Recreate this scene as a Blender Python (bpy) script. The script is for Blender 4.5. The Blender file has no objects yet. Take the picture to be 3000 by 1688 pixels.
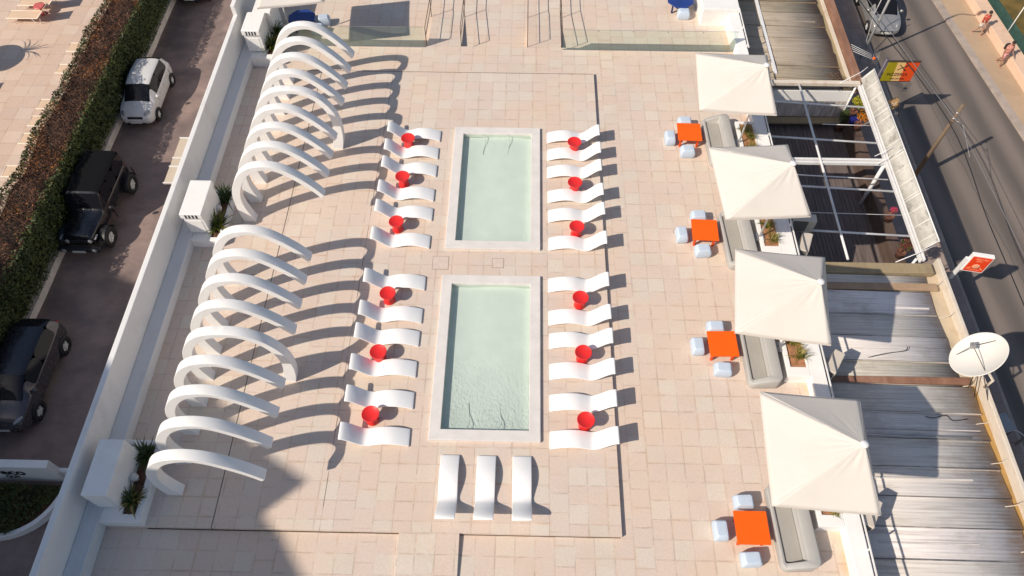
import bpy, bmesh, math, random
from mathutils import Vector, Matrix, Euler, noise as mnoise
random.seed(7)
SC = bpy.context.scene
COL = SC.collection
PI = math.pi
S_ALL = 1.22          # everything is laid out in units of about 1.22 m and scaled to metres at the end
R = math.radians

# ---------------------------------------------------------------- materials
def N(nt, t, ins=None, **props):
    n = nt.nodes.new(t)
    for k, v in props.items(): setattr(n, k, v)
    for k, v in (ins or {}).items():
        s = n.inputs[k]
        if isinstance(v, bpy.types.NodeSocket): nt.links.new(v, s)
        else:
            if s.type == 'RGBA' and len(v) == 3: v = (*v, 1)
            s.default_value = v
    return n
def math_(nt, op, a, b=None, c=None, clamp=False):
    ins = {0: a}
    if b is not None: ins[1] = b
    if c is not None: ins[2] = c
    return N(nt, 'ShaderNodeMath', ins, operation=op, use_clamp=clamp).outputs[0]
def mix(nt, f, a, b, blend='MIX'):
    n = N(nt, 'ShaderNodeMix', {0: f}, data_type='RGBA', blend_type=blend)
    for i, v in ((6, a), (7, b)):
        if isinstance(v, bpy.types.NodeSocket): nt.links.new(v, n.inputs[i])
        else: n.inputs[i].default_value = (*v, 1) if len(v) == 3 else v
    return n.outputs[2]
def ramp(nt, f, lo, hi, a=0.0, b=1.0):
    return N(nt, 'ShaderNodeMapRange', {0: f, 1: lo, 2: hi, 3: a, 4: b}).outputs[0]
def newmat(name):
    m = bpy.data.materials.new(name); m.use_nodes = True
    nt = m.node_tree; nt.nodes.clear()
    out = nt.nodes.new('ShaderNodeOutputMaterial')
    b = nt.nodes.new('ShaderNodeBsdfPrincipled')
    nt.links.new(b.outputs[0], out.inputs[0])
    return m, nt, b, out
def objco(nt, scale=(1,1,1), rot=(0,0,0)):
    c = N(nt, 'ShaderNodeTexCoord').outputs['Object']
    return N(nt, 'ShaderNodeMapping', {0: c, 'Scale': scale, 'Rotation': rot}).outputs[0]
def noise(nt, co, scale, detail=4, rough=.6):
    return N(nt, 'ShaderNodeTexNoise', {'Vector': co, 'Scale': scale, 'Detail': detail, 'Roughness': rough}).outputs[0]
def link(nt, a, b): nt.links.new(a, b)

def simple(name, col, rough=.6, var=.12, vscale=4.0, stretch=(1,1,1), dirt=None, dirt_amt=.3, dscale=1.3, bump=0.0, bscale=40, metal=0.0, spec=.5, coat=0.0, sheen=0.0):
    """plain surface with a little variation, optional dirt of its own shape and fine bump"""
    m, nt, b, out = newmat(name)
    co = objco(nt, stretch)
    f = ramp(nt, noise(nt, co, vscale), .3, .7)
    c = mix(nt, f, tuple(x*(1-var) for x in col), tuple(min(1, x*(1+var)) for x in col))
    if dirt:
        d = ramp(nt, noise(nt, co, dscale, 6, .7), .52, .72, 0, dirt_amt)
        c = mix(nt, d, c, dirt)
    link(nt, c, b.inputs['Base Color'])
    r2 = ramp(nt, noise(nt, co, vscale*2.3), .3, .7, max(.02, rough-.08), min(1, rough+.08))
    link(nt, r2, b.inputs['Roughness'])
    b.inputs['Metallic'].default_value = metal
    b.inputs['Specular IOR Level'].default_value = spec
    b.inputs['Coat Weight'].default_value = coat
    b.inputs['Coat Roughness'].default_value = .06
    if bump:
        bn = N(nt, 'ShaderNodeBump', {'Strength': bump, 'Distance': .02, 'Height': noise(nt, objco(nt, stretch), bscale, 3)})
        link(nt, bn.outputs[0], b.inputs['Normal'])
    return m

def tile_mat(name, cA, cB, cC, joint, t=.458, ox=0.0, oy=0.0, strip=False, jw=.012, rust=None):
    """square stone slabs: each slab its own tint, wandering joints, stains"""
    m, nt, b, out = newmat(name)
    co = N(nt, 'ShaderNodeTexCoord').outputs['Object']
    wob = N(nt, 'ShaderNodeTexNoise', {'Vector': co, 'Scale': 2.2, 'Detail': 2})
    wv = N(nt, 'ShaderNodeVectorMath', {0: wob.outputs['Color'], 1: (-.5,-.5,-.5)}, operation='ADD').outputs[0]
    wv = N(nt, 'ShaderNodeVectorMath', {0: wv, 'Scale': .022}, operation='SCALE').outputs[0]
    co2 = N(nt, 'ShaderNodeVectorMath', {0: co, 1: wv}, operation='ADD').outputs[0]
    sx = N(nt, 'ShaderNodeSeparateXYZ', {0: co2})
    u = math_(nt, 'DIVIDE', math_(nt, 'ADD', sx.outputs[0], ox), t)
    cu = math_(nt, 'FLOOR', u)
    h1 = N(nt, 'ShaderNodeTexWhiteNoise', {'W': cu}, noise_dimensions='1D').outputs[0]
    off = math_(nt, 'MULTIPLY', math_(nt, 'GREATER_THAN', h1, .80), .42)
    vv = math_(nt, 'ADD', math_(nt, 'DIVIDE', math_(nt, 'ADD', sx.outputs[1], oy), t), off)
    cv = math_(nt, 'FLOOR', vv)
    cell = N(nt, 'ShaderNodeCombineXYZ', {0: cu, 1: cv}).outputs[0]
    wn = N(nt, 'ShaderNodeTexWhiteNoise', {'Vector': cell}, noise_dimensions='3D')
    hv = wn.outputs[0]
    hc = N(nt, 'ShaderNodeSeparateColor', {0: wn.outputs[1]})
    fu = math_(nt, 'FRACT', u); fv = math_(nt, 'FRACT', vv)
    du = math_(nt, 'MINIMUM', fu, math_(nt, 'SUBTRACT', 1.0, fu))
    dv = math_(nt, 'MINIMUM', fv, math_(nt, 'SUBTRACT', 1.0, fv))
    d = math_(nt, 'MINIMUM', du, dv)
    wv2 = ramp(nt, noise(nt, co, 1.6, 3), .3, .75, .4, 1.7)          # joints open and close along their length
    jm = math_(nt, 'SUBTRACT', 1.0, ramp(nt, math_(nt, 'DIVIDE', d, wv2), jw*.6/t*1.0, jw*1.9/t))
    jm = math_(nt, 'MULTIPLY', jm, ramp(nt, noise(nt, co, 3.1, 2), .36, .66, .05, 1.0))
    c = mix(nt, hc.outputs[0], cA, cB)
    c = mix(nt, ramp(nt, hc.outputs[1], .45, .8), c, cC)
    c = mix(nt, 1.0, c, N(nt, 'ShaderNodeCombineColor', {0: ramp(nt, hv, 0, 1, .968, 1.032), 1: ramp(nt, hv, 0, 1, .968, 1.032), 2: ramp(nt, hv, 0, 1, .968, 1.032)}).outputs[0], 'MULTIPLY')
    fine = ramp(nt, noise(nt, co, 19, 6, .75), .3, .72, .89, 1.09)
    c = mix(nt, 1.0, c, N(nt, 'ShaderNodeCombineColor', {0: fine, 1: fine, 2: fine}).outputs[0], 'MULTIPLY')
    blot = ramp(nt, noise(nt, co, .75, 6, .65), .5, .78, 0, .34)
    c = mix(nt, blot, c, tuple(x*y for x, y in zip(cA, (.80,.70,.58))))
    warm = ramp(nt, noise(nt, co, .42, 5, .6), .44, .70, 0, .55)
    c = mix(nt, warm, c, tuple(x*y for x, y in zip(cA, (1.06,.97,.83))))
    edge = math_(nt, 'MULTIPLY', math_(nt, 'SUBTRACT', 1.0, ramp(nt, d, .01, .13)), ramp(nt, noise(nt, co, 1.15, 5, .7), .50, .68, 0, .5))
    c = mix(nt, edge, c, tuple(x*y for x, y in zip(cA, (.86,.70,.52))))
    spot = ramp(nt, noise(nt, co, 5.0, 4, .7), .66, .76, 0, .35)
    c = mix(nt, spot, c, tuple(x*.62 for x in cA))
    if strip:                                                          # the rough open-pored paving and its joint under the ribs
        x0 = N(nt, 'ShaderNodeSeparateXYZ', {0: co})
        ax = math_(nt, 'ABSOLUTE', math_(nt, 'ADD', x0.outputs[0], 7.07))
        band = math_(nt, 'LESS_THAN', ax, .68)
        por = N(nt, 'ShaderNodeTexVoronoi', {'Vector': co, 'Scale': 21.0}, feature='F1').outputs[0]
        pm = ramp(nt, math_(nt, 'ADD', por, math_(nt, 'MULTIPLY', noise(nt, co, 60, 2), .35)), .24, .42, .75, 0)
        pm = math_(nt, 'MULTIPLY', pm, ramp(nt, noise(nt, co, 4, 3), .35, .6, .25, 1))
        c = mix(nt, math_(nt, 'MULTIPLY', band, math_(nt, 'MULTIPLY', pm, .75)), c, tuple(x*.38 for x in cA))
        jn = math_(nt, 'LESS_THAN', math_(nt, 'ADD', ax, math_(nt, 'MULTIPLY', noise(nt, co, 9, 3), .012)), .019)
        jn2 = math_(nt, 'MULTIPLY', math_(nt, 'LESS_THAN', math_(nt, 'ABSOLUTE', math_(nt, 'ADD', x0.outputs[0], 4.55)), .010), ramp(nt, noise(nt, co, 2.0, 2), .4, .6, .15, .9))
        c = mix(nt, math_(nt, 'MULTIPLY', jn, .85), c, (.03,.025,.02))
        c = mix(nt, jn2, c, (.12,.085,.06))
    if rust is not None:                                               # rust wash along the foot of the parapet
        rx = math_(nt, 'ADD', N(nt, 'ShaderNodeSeparateXYZ', {0: co}).outputs[0], math_(nt, 'MULTIPLY', noise(nt, co, 1.7, 4), .9))
        rm = math_(nt, 'MULTIPLY', ramp(nt, rx, rust, rust+.55), ramp(nt, noise(nt, co, 1.1, 3), .42, .62, .05, .8))
        c = mix(nt, rm, c, (.62,.30,.10))
    c = mix(nt, math_(nt, 'MULTIPLY', jm, .40), c, joint)
    link(nt, c, b.inputs['Base Color'])
    b.inputs['Roughness'].default_value = .72
    hgt = math_(nt, 'SUBTRACT', math_(nt, 'MULTIPLY', noise(nt, co, 30, 4), .25), jm)
    link(nt, N(nt, 'ShaderNodeBump', {'Strength': .35, 'Distance': .012, 'Height': hgt}).outputs[0], b.inputs['Normal'])
    return m

# ---------------------------------------------------------------- mesh builder
class MB:
    def __init__(s): s.bm = bmesh.new(); s.mi = 0
    def face(s, vs, smooth=False):
        f = s.bm.faces.new([s.bm.verts.new(v) if not isinstance(v, bmesh.types.BMVert) else v for v in vs]); f.material_index = s.mi; f.smooth = smooth; return f
    def box(s, x0, x1, y0, y1, z0, z1, mat=None):
        c = [Vector(p) for p in ((x0,y0,z0),(x1,y0,z0),(x1,y1,z0),(x0,y1,z0),(x0,y0,z1),(x1,y0,z1),(x1,y1,z1),(x0,y1,z1))]
        if mat is not None: c = [mat @ p for p in c]
        v = [s.bm.verts.new(p) for p in c]
        for q in ((3,2,1,0),(4,5,6,7),(0,1,5,4),(1,2,6,5),(2,3,7,6),(3,0,4,7)): s.face([v[i] for i in q])
        return s
    def prism(s, pts, z0, z1, mat=None):
        lo = [Vector((p[0],p[1],z0)) for p in pts]; hi = [Vector((p[0],p[1],z1)) for p in pts]
        if mat is not None: lo = [mat@p for p in lo]; hi = [mat@p for p in hi]
        a = [s.bm.verts.new(p) for p in lo]; b = [s.bm.verts.new(p) for p in hi]
        n = len(pts)
        for i in range(n): s.face([a[i], a[(i+1)%n], b[(i+1)%n], b[i]])
        s.face(b); s.face(a[::-1]); return s
    def tube(s, pts, r, n=8, caps=True, smooth=True):
        pts = [Vector(p) for p in pts]; rings = []
        rr = r if isinstance(r, (list, tuple)) else [r]*len(pts)
        t0 = (pts[1]-pts[0]).normalized()
        up = Vector((0,0,1)) if abs(t0.z) < .9 else Vector((1,0,0))
        nx = t0.cross(up).normalized()
        for i, p in enumerate(pts):
            t = (pts[min(i+1,len(pts)-1)]-pts[max(i-1,0)]).normalized()
            nx = (nx - t*nx.dot(t)).normalized(); ny = t.cross(nx)
            rings.append([s.bm.verts.new(p+(nx*math.cos(2*PI*k/n)+ny*math.sin(2*PI*k/n))*rr[i]) for k in range(n)])
        for a, b in zip(rings, rings[1:]):
            for k in range(n): s.face([a[k], a[(k+1)%n], b[(k+1)%n], b[k]], smooth)
        if caps: s.face(rings[0][::-1]); s.face(rings[-1])
        return s
    def lathe(s, prof, n=32, mat=None, smooth=True, a0=0.0, caps=True):
        rings = []
        for r, z in prof:
            ps = [Vector((r*math.cos(a0+2*PI*k/n), r*math.sin(a0+2*PI*k/n), z)) for k in range(n)]
            if mat is not None: ps = [mat@p for p in ps]
            rings.append([s.bm.verts.new(p) for p in ps])
        for a, b in zip(rings, rings[1:]):
            for k in range(n): s.face([a[k], a[(k+1)%n], b[(k+1)%n], b[k]], smooth)
        if caps and prof[0][0] > 1e-4: s.face(rings[0][::-1])
        if caps and prof[-1][0] > 1e-4: s.face(rings[-1])
        return s
    def grid(s, rows, smooth=True, closed=False):
        """rows of points -> quads"""
        g = [[s.bm.verts.new(p) for p in r] for r in rows]
        for a, b in zip(g, g[1:]):
            m = len(a)
            for k in range(m if closed else m-1): s.face([a[k], a[(k+1)%m], b[(k+1)%m], b[k]], smooth)
        return g
    def build(s, name, mats, parent=None, loc=(0,0,0), bevel=0, seg=2, merge=True, sub=0, solid=0, autosmooth=None):
        if merge: bmesh.ops.remove_doubles(s.bm, verts=s.bm.verts, dist=1e-5)
        bmesh.ops.recalc_face_normals(s.bm, faces=s.bm.faces)
        me = bpy.data.meshes.new(name); s.bm.to_mesh(me); s.bm.free()
        for m in (mats if isinstance(mats, (list, tuple)) else [mats]): me.materials.append(m)
        o = bpy.data.objects.new(name, me); COL.objects.link(o)
        o.parent = parent; o.location = loc
        if solid: md = o.modifiers.new('solid', 'SOLIDIFY'); md.thickness = solid; md.offset = -1
        if sub: md = o.modifiers.new('sub', 'SUBSURF'); md.levels = sub; md.render_levels = sub
        if bevel:
            md = o.modifiers.new('bevel', 'BEVEL'); md.width = bevel; md.segments = seg; md.limit_method = 'ANGLE'; md.angle_limit = R(35)
        return o
def tag(o, label=None, cat=None, group=None, kind=None):
    if label: o['label'] = label
    if cat: o['category'] = cat
    if group: o['group'] = group
    if kind: o['kind'] = kind
    return o
def thing(name, label, cat, loc=(0,0,0), rz=0, group=None):
    o = bpy.data.objects.new(name, None); COL.objects.link(o); o.empty_display_size = .2
    o.location = loc; o.rotation_euler = (0,0,rz)
    return tag(o, label, cat, group)
KIDS = {}
def kids(o): return [c for c in bpy.data.objects if c.parent == o]
def copy_tree(o, parent=None):
    c = o.copy(); COL.objects.link(c); c.parent = parent
    for ch in kids(o): copy_tree(ch, c)
    return c
def dup(o, loc, rz, label, group=None):
    c = copy_tree(o); c.location = loc; c.rotation_euler = (0,0,rz); c['label'] = label
    if group: c['group'] = group
    return c
def struct(o): return tag(o, kind='structure')
def spline(pts, n):
    """Catmull-Rom through pts, n samples per span"""
    P = [Vector(p) for p in pts]; out = []
    for i in range(len(P)-1):
        p0 = P[max(i-1,0)]; p1 = P[i]; p2 = P[i+1]; p3 = P[min(i+2,len(P)-1)]
        for k in range(n):
            t = k/n
            out.append(.5*((2*p1)+(p2-p0)*t+(2*p0-5*p1+4*p2-p3)*t*t+(3*p1-p0-3*p2+p3)*t**3))
    out.append(P[-1]); return out
def rrect(x0, x1, y0, y1, r, n=6):
    pts = []
    for cx, cy, a in ((x1-r,y1-r,0),(x0+r,y1-r,PI/2),(x0+r,y0+r,PI),(x1-r,y0+r,1.5*PI)):
        for k in range(n+1):
            t = a+PI/2*k/n; pts.append((cx+r*math.cos(t), cy+r*math.sin(t)))
    return pts
def text_mesh(body, size, name, m, parent, mat4, extrude=.004, align='LEFT', spacing=1.0, sx=1.0, bold=0.0):
    cu = bpy.data.curves.new(name, 'FONT'); cu.body = body; cu.size = size; cu.extrude = extrude; cu.align_x = align; cu.offset = bold; cu.space_character = spacing
    t = bpy.data.objects.new(name+'_tmp', cu); COL.objects.link(t)
    bpy.context.view_layer.update()
    me = bpy.data.meshes.new_from_object(t.evaluated_get(bpy.context.evaluated_depsgraph_get()))
    bpy.data.objects.remove(t); bpy.data.curves.remove(cu)
    me.transform(mat4 @ Matrix.Diagonal((sx,1,1,1))); me.materials.clear(); me.materials.append(m)
    o = bpy.data.objects.new(name, me); COL.objects.link(o); o.parent = parent
    return o
FACE_CAM = Matrix(((1,0,0,0),(0,0,-1,0),(0,1,0,0),(0,0,0,1)))       # text lies in XZ, readable from -Y
# ---------------------------------------------------------------- palette
TILE = tile_mat('terrace_tile', (.690,.565,.478), (.662,.538,.455), (.682,.592,.502), (.34,.24,.175), rust=7.72)
TILE_P = tile_mat('platform_tile', (.688,.567,.484), (.660,.540,.460), (.680,.594,.508), (.34,.242,.18), ox=.12, oy=.18, strip=True)
TILE_L = tile_mat('pool_terrace_tile', (.66,.50,.40), (.60,.455,.365), (.68,.54,.44), (.30,.21,.16), t=.62)
PLASTER = simple('white_plaster', (.86,.845,.82), .75, .03, 1.2, dirt=(.50,.46,.42), dirt_amt=.22, dscale=.9, bump=.15, bscale=22)
PLASTER_WALL = simple('white_wall_paint', (.80,.785,.765), .75, .05, .8, stretch=(1,.5,.35), dirt=(.46,.42,.39), dirt_amt=.38, dscale=1.6, bump=.2, bscale=18)
RIBWHITE = simple('white_render', (.90,.885,.86), .7, .03, 1.5, dirt=(.62,.58,.53), dirt_amt=.18, dscale=1.1, bump=.12, bscale=30)
KERB = simple('pale_coping', (.74,.70,.66), .6, .06, 3, dirt=(.50,.45,.40), dirt_amt=.25, bump=.1)
LOUNGE = simple('white_fibreglass', (.93,.92,.90), .38, .012, 2, dirt=(.70,.66,.60), dirt_amt=.06)
RED = simple('red_plastic', (.84,.028,.026), .42, .05, 3)
ORANGE = simple('orange_laminate', (.93,.125,.002), .42, .03, 3)
ORANGE_SIDE = simple('orange_edge', (.74,.075,.006), .5, .04, 3)
PALEBLUE = simple('pale_blue_plastic', (.53,.62,.73), .5, .03, 3, dirt=(.5,.5,.5), dirt_amt=.12)
SOFA = simple('grey_rotomoulded_plastic', (.42,.412,.39), .55, .05, 2, dirt=(.36,.34,.31), dirt_amt=.25)
SOFA_SEAT = simple('grey_seat_pad', (.36,.345,.31), .8, .06, 3, bump=.1)
CANVAS = simple('cream_canvas', (.86,.81,.745), .85, .025, 1.2, dirt=(.62,.55,.48), dirt_amt=.13, dscale=.8, bump=.2, bscale=120)
WHITEMETAL = simple('white_metal', (.78,.77,.76), .45, .04, 3, dirt=(.42,.33,.25), dirt_amt=.3)
STEEL = simple('grey_steel', (.42,.41,.40), .4, .08, 4, metal=.6)
DARKMETAL = simple('dark_bronze_metal', (.10,.075,.06), .45, .1, 5, metal=.4)
BLACK = simple('black_plastic', (.02,.02,.022), .5, .15, 5)
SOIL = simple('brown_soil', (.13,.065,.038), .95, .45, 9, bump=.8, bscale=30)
SOIL_LIT = simple('sunlit_soil', (.40,.19,.095), .95, .35, 9, bump=.7, bscale=25)  # paler copy of the brown soil, sunlight put into its colour
BLUE = simple('navy_blue_laminate', (.018,.050,.23), .45, .1, 3)
NAVY = simple('dark_navy_edge', (.012,.022,.10), .5, .1, 3)

m, nt, bs, out = newmat('cream_canvas_shade'); c0 = CANVAS.node_tree
o_ = next(n for n in c0.nodes if n.type == 'OUTPUT_MATERIAL'); p_ = next(n for n in c0.nodes if n.type == 'BSDF_PRINCIPLED')
tl = N(c0, 'ShaderNodeBsdfTranslucent', {'Color': (.80,.74,.66)})
link(c0, N(c0, 'ShaderNodeMixShader', {0: .22, 1: p_.outputs[0], 2: tl.outputs[0]}).outputs[0], o_.inputs[0])
bpy.data.materials.remove(m)
# ---------------------------------------------------------------- grounds
ZL, ZA, ZR, ZT = -.11, -3.2, -3.8, -2.3       # lower terrace, alley, road, hotel pool terrace on the left
def slab(name, m, x0, x1, y0, y1, z0, z1, holes=(), parent=None):
    """one slab with rectangular openings"""
    xs = sorted({x0, x1, *[h[0] for h in holes], *[h[1] for h in holes]}); ys = sorted({y0, y1, *[h[2] for h in holes], *[h[3] for h in holes]})
    inside = lambda cx, cy: any(h[0] < cx < h[1] and h[2] < cy < h[3] for h in holes)
    b = MB(); nx, ny = len(xs)-1, len(ys)-1
    solid = [[not inside((xs[i]+xs[i+1])/2, (ys[j]+ys[j+1])/2) for j in range(ny)] for i in range(nx)]
    S = lambda i, j: 0 <= i < nx and 0 <= j < ny and solid[i][j]
    for i in range(nx):
        for j in range(ny):
            if not solid[i][j]: continue
            a, c, d, e = xs[i], xs[i+1], ys[j], ys[j+1]
            b.face([(a,d,z1),(c,d,z1),(c,e,z1),(a,e,z1)])
            if not S(i-1,j): b.face([(a,d,z0),(a,d,z1),(a,e,z1),(a,e,z0)])
            if not S(i+1,j): b.face([(c,d,z0),(c,e,z0),(c,e,z1),(c,d,z1)])
            if not S(i,j-1): b.face([(a,d,z0),(c,d,z0),(c,d,z1),(a,d,z1)])
            if not S(i,j+1): b.face([(a,e,z0),(a,e,z1),(c,e,z1),(c,e,z0)])
    return b.build(name, m, parent)

POOLS = [(-2.206,.579,12.729,17.686), (-2.206,.579,6.829,11.787)]
PK = .2896
poolholes = [(x0+.05, x1-.05, y0+.05, y1-.05) for x0,x1,y0,y1 in POOLS]
struct(slab('raised_terrace', TILE_P, -9.559, 2.462, 4.60, 20.50, ZL+.001, 0, poolholes))
struct(slab('terrace_floor', TILE, -9.95, 7.70, -1.5, 21.98, -.5, ZL, [(x0-.06,x1+.06,y0-.06,y1+.06) for x0,x1,y0,y1 in poolholes]))
b = MB(); b.face([(-9.95,21.95,-.32),(7.7,21.95,-.32),(7.7,42,-.32),(-9.95,42,-.32)])
struct(b.build('far_terrace_floor', TILE))
# paved ramps: one on the near edge of the platform, two dropping behind the glass
def ramp_(name, x0, x1, y0, y1, zt, zb):
    b = MB(); b.grid([[(x0,y0,zt),(x1,y0,zt)],[(x0,y1,zb+.004),(x1,y1,zb+.004)]], False)
    b.face([(x0,y0,zb-.02),(x0,y0,zt),(x0,y1,zb+.004),(x0,y1,zb-.02)]); b.face([(x1,y0,zb-.02),(x1,y0,zt),(x1,y1,zb+.004),(x1,y1,zb-.02)])
    return struct(b.build(name, TILE))
ramp_('near_ramp', -2.70, -1.30, 4.598, 2.4, -.002, ZL)
ramp_('left_ramp', -3.50, -2.27, 21.982, 24.1, ZL-.002, -.32)
ramp_('right_ramp', .14, 1.36, 21.982, 24.1, ZL-.002, -.32)
b = MB()
for i in range(7): b.box(-2.715+.006*(i%2), -2.700, 3.0+.2*i+.06*(i%3), 3.13+.2*i+.05*((i*2)%3), ZL+.002, ZL+.006)
struct(b.build('ramp_joint', BLACK))

GAP = simple('dark_joint', (.07,.05,.04), .9, .3, 6)
b = MB(); b.box(-8.60,2.44,20.435,20.450,.0005,.003); struct(b.build('platform_joint', GAP))
b = MB(); b.box(-8.60,-2.72,4.576,4.598,ZL+.0005,ZL+.004); b.box(-1.28,2.44,4.582,4.598,ZL+.0005,ZL+.004); struct(b.build('terrace_joint', GAP))
# alley, lower pool terrace, road, pavements
def ground_mat(name, c1, c2, c3, scale, stretch=(1,1,1), bump=.3, rough=.85):
    m, nt, b, out = newmat(name)
    co = objco(nt, stretch)
    f1 = ramp(nt, noise(nt, co, scale, 6, .65), .33, .68); f2 = ramp(nt, noise(nt, objco(nt), scale*.31, 4, .6), .45, .65)
    c = mix(nt, f2, mix(nt, f1, c1, c2), c3)
    g = ramp(nt, noise(nt, objco(nt), 70, 3, .7), .3, .7, .82, 1.15)
    c = mix(nt, 1.0, c, N(nt, 'ShaderNodeCombineColor', {0: g, 1: g, 2: g}).outputs[0], 'MULTIPLY')
    link(nt, c, b.inputs['Base Color']); b.inputs['Roughness'].default_value = rough
    link(nt, N(nt, 'ShaderNodeBump', {'Strength': bump, 'Distance': .02, 'Height': noise(nt, objco(nt), 45, 4)}).outputs[0], b.inputs['Normal'])
    return m
ALLEY = ground_mat('worn_paving', (.33,.24,.21), (.20,.150,.138), (.135,.104,.098), 1.3, (.6,1,1))
# asphalt with lighter wheel tracks along the street
m, nt, bs, out = newmat('asphalt'); ASPHALT = m
x = N(nt, 'ShaderNodeSeparateXYZ', {0: N(nt, 'ShaderNodeTexCoord').outputs['Object']})
yc = math_(nt, 'SUBTRACT', math_(nt, 'ADD', x.outputs[0], math_(nt, 'MULTIPLY', x.outputs[1], .075)), 0)
wave = math_(nt, 'SINE', math_(nt, 'MULTIPLY', yc, 4.9))
wave = math_(nt, 'ADD', math_(nt, 'MULTIPLY', wave, .5), math_(nt, 'MULTIPLY', noise(nt, objco(nt, (1.4,.12,1)), 1.3, 4), .9))
c = mix(nt, ramp(nt, wave, -.2, 1.1), (.110,.092,.082), (.220,.182,.157))
g = ramp(nt, noise(nt, objco(nt), 60, 3, .7), .3, .7, .8, 1.2)
c = mix(nt, 1.0, c, N(nt, 'ShaderNodeCombineColor', {0: g, 1: g, 2: g}).outputs[0], 'MULTIPLY')
crk = math_(nt, 'ABSOLUTE', math_(nt, 'SUBTRACT', math_(nt, 'ADD', yc, math_(nt, 'MULTIPLY', noise(nt, objco(nt), .8, 3), .3)), 18.72))
c = mix(nt, math_(nt, 'MULTIPLY', math_(nt, 'LESS_THAN', crk, .018), .5), c, (.05,.045,.04))
link(nt, c, bs.inputs['Base Color']); bs.inputs['Roughness'].default_value = .85
link(nt, N(nt, 'ShaderNodeBump', {'Strength': .3, 'Distance': .01, 'Height': noise(nt, objco(nt), 90, 3)}).outputs[0], bs.inputs['Normal'])
PAVE = tile_mat('street_pavement', (.33,.25,.215), (.29,.22,.19), (.36,.28,.24), (.12,.09,.075), t=.33)
PROM = ground_mat('sandy_promenade', (.50,.36,.235), (.45,.32,.21), (.40,.285,.19), 1.1)
KERBSTONE = simple('kerb_stone', (.40,.33,.28), .8, .15, 3, dirt=(.2,.16,.13), dirt_amt=.4)
SCRUB = ground_mat('dry_scrub', (.16,.105,.02), (.085,.065,.015), (.20,.13,.03), 2.2, bump=.8)

def sheet(name, m, pts, z): 
    b = MB(); b.face([(p[0],p[1],z) for p in pts]); return struct(b.build(name, m))
sheet('ground', SCRUB, [(-140,-90),(140,-90),(140,170),(-140,170)], -4.6)
b = MB(); b.box(-17.2, -10.0, -6, 44, -4.2, ZA); struct(b.build('alley_road', ALLEY))
b = MB(); b.box(-40, -17.15, -6, 44, -4.2, ZT); struct(b.build('pool_terrace', TILE_L))
XR = lambda y: 18.94+.108*(30.4-y)          # right kerb line of the street
XW = lambda y: 20.42+.072*(30.3-y)          # foot of the promenade wall
ys = [4+2.5*i for i in range(17)]
b = MB(); b.grid([[(15.12,y,ZR),(XR(y),y,ZR)] for y in ys], False); struct(b.build('street', ASPHALT))
b = MB(); b.box(12.6, 15.10, 2, 44, -4.3, ZR+.10); struct(b.build('street_pavement', PAVE))
b = MB(); b.box(15.10, 15.22, 2, 44, -4.3, ZR+.105); struct(b.build('street_kerb', KERBSTONE, bevel=.02))
b = MB()
g = [[(XR(y),y,ZR-.2),(XR(y),y,ZR+.09),(XR(y)+.11,y,ZR+.095),(XR(y)+.32,y,ZR+.095)] for y in ys]; b.grid(g, False)
struct(b.build('promenade_kerb', KERBSTONE))
b = MB(); b.grid([[(XR(y)+.32,y,ZR+.091),(XW(y)+.2,y,ZR+.091)] for y in ys], False); struct(b.build('promenade', PROM))
# low wall of the promenade
SANDWALL = simple('sand_coloured_render', (.72,.50,.36), .8, .06, 1.3, dirt=(.45,.30,.20), dirt_amt=.4, dscale=1.5, bump=.2)
b = MB(); b.grid([[(XW(y),y,ZR),(XW(y)+.02,y,ZR+.45),(XW(y)+.62,y,ZR+.47),(XW(y)+.66,y,-4.6)] for y in ys], False)
tag(b.build('promenade_wall', SANDWALL, bevel=.02), 'broad low sand coloured wall along the far side of the promenade', 'wall')
# green wind-screen fence with a tall post behind the promenade wall
NET = simple('dark_green_netting', (.028,.075,.062), .9, .25, 5, bump=.3, bscale=80)
f = thing('mesh_fence', 'dark green netting fence running behind the sand coloured promenade wall', 'fence', (21.6,26,-4.6))
b = MB(); b.grid([[(XW(y)+.80-21.6,y-26,-.1),(XW(y)+.82-21.6,y-26,1.55)] for y in ys], False); b.build('netting', NET, f, solid=.01)
for y in (20.5,22.9,25.3,30.1):
    b = MB(); b.tube([(XW(y)+.78-21.6,y-26,-.1),(XW(y)+.78-21.6,y-26,1.6)], .018, 6); b.build('post', STEEL, f)
y = 27.75; b = MB(); b.tube([(XW(y)+.77-21.6,y-26,-.1),(XW(y)+.77-21.6,y-26,2.75)], .02, 6); b.build('post', WHITEMETAL, f)

# ---------------------------------------------------------------- pools
POOLTILE = simple('pool_lining', (.665,.72,.685), .5, .04, 2.0, dirt=(.62,.675,.63), dirt_amt=.4, dscale=.8)
LINING_SIDE = simple('pool_wall_lining', (.62,.66,.60), .5, .05, 3)
m, nt, bs, out = newmat('pool_water'); WATER = m
nt.nodes.remove(bs)
lw = N(nt, 'ShaderNodeFresnel', {'IOR': 1.25})
tr = N(nt, 'ShaderNodeBsdfTransparent', {'Color': (.95,.985,.965)})
gl = N(nt, 'ShaderNodeBsdfGlossy', {'Color': (1,1,1), 'Roughness': .04})
co = objco(nt)
sep = N(nt, 'ShaderNodeSeparateXYZ', {0: co})
amt = ramp(nt, sep.outputs[1], 9.6, 7.2, .25, 1.0)
h = math_(nt, 'MULTIPLY', N(nt, 'ShaderNodeTexNoise', {'Vector': co, 'Scale': 17.0, 'Detail': 3, 'Roughness': .6, 'Distortion': .6}).outputs[0], amt)
bp = N(nt, 'ShaderNodeBump', {'Strength': .34, 'Distance': .03, 'Height': h})
link(nt, bp.outputs[0], gl.inputs['Normal']); link(nt, bp.outputs[0], lw.inputs['Normal'])
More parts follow.
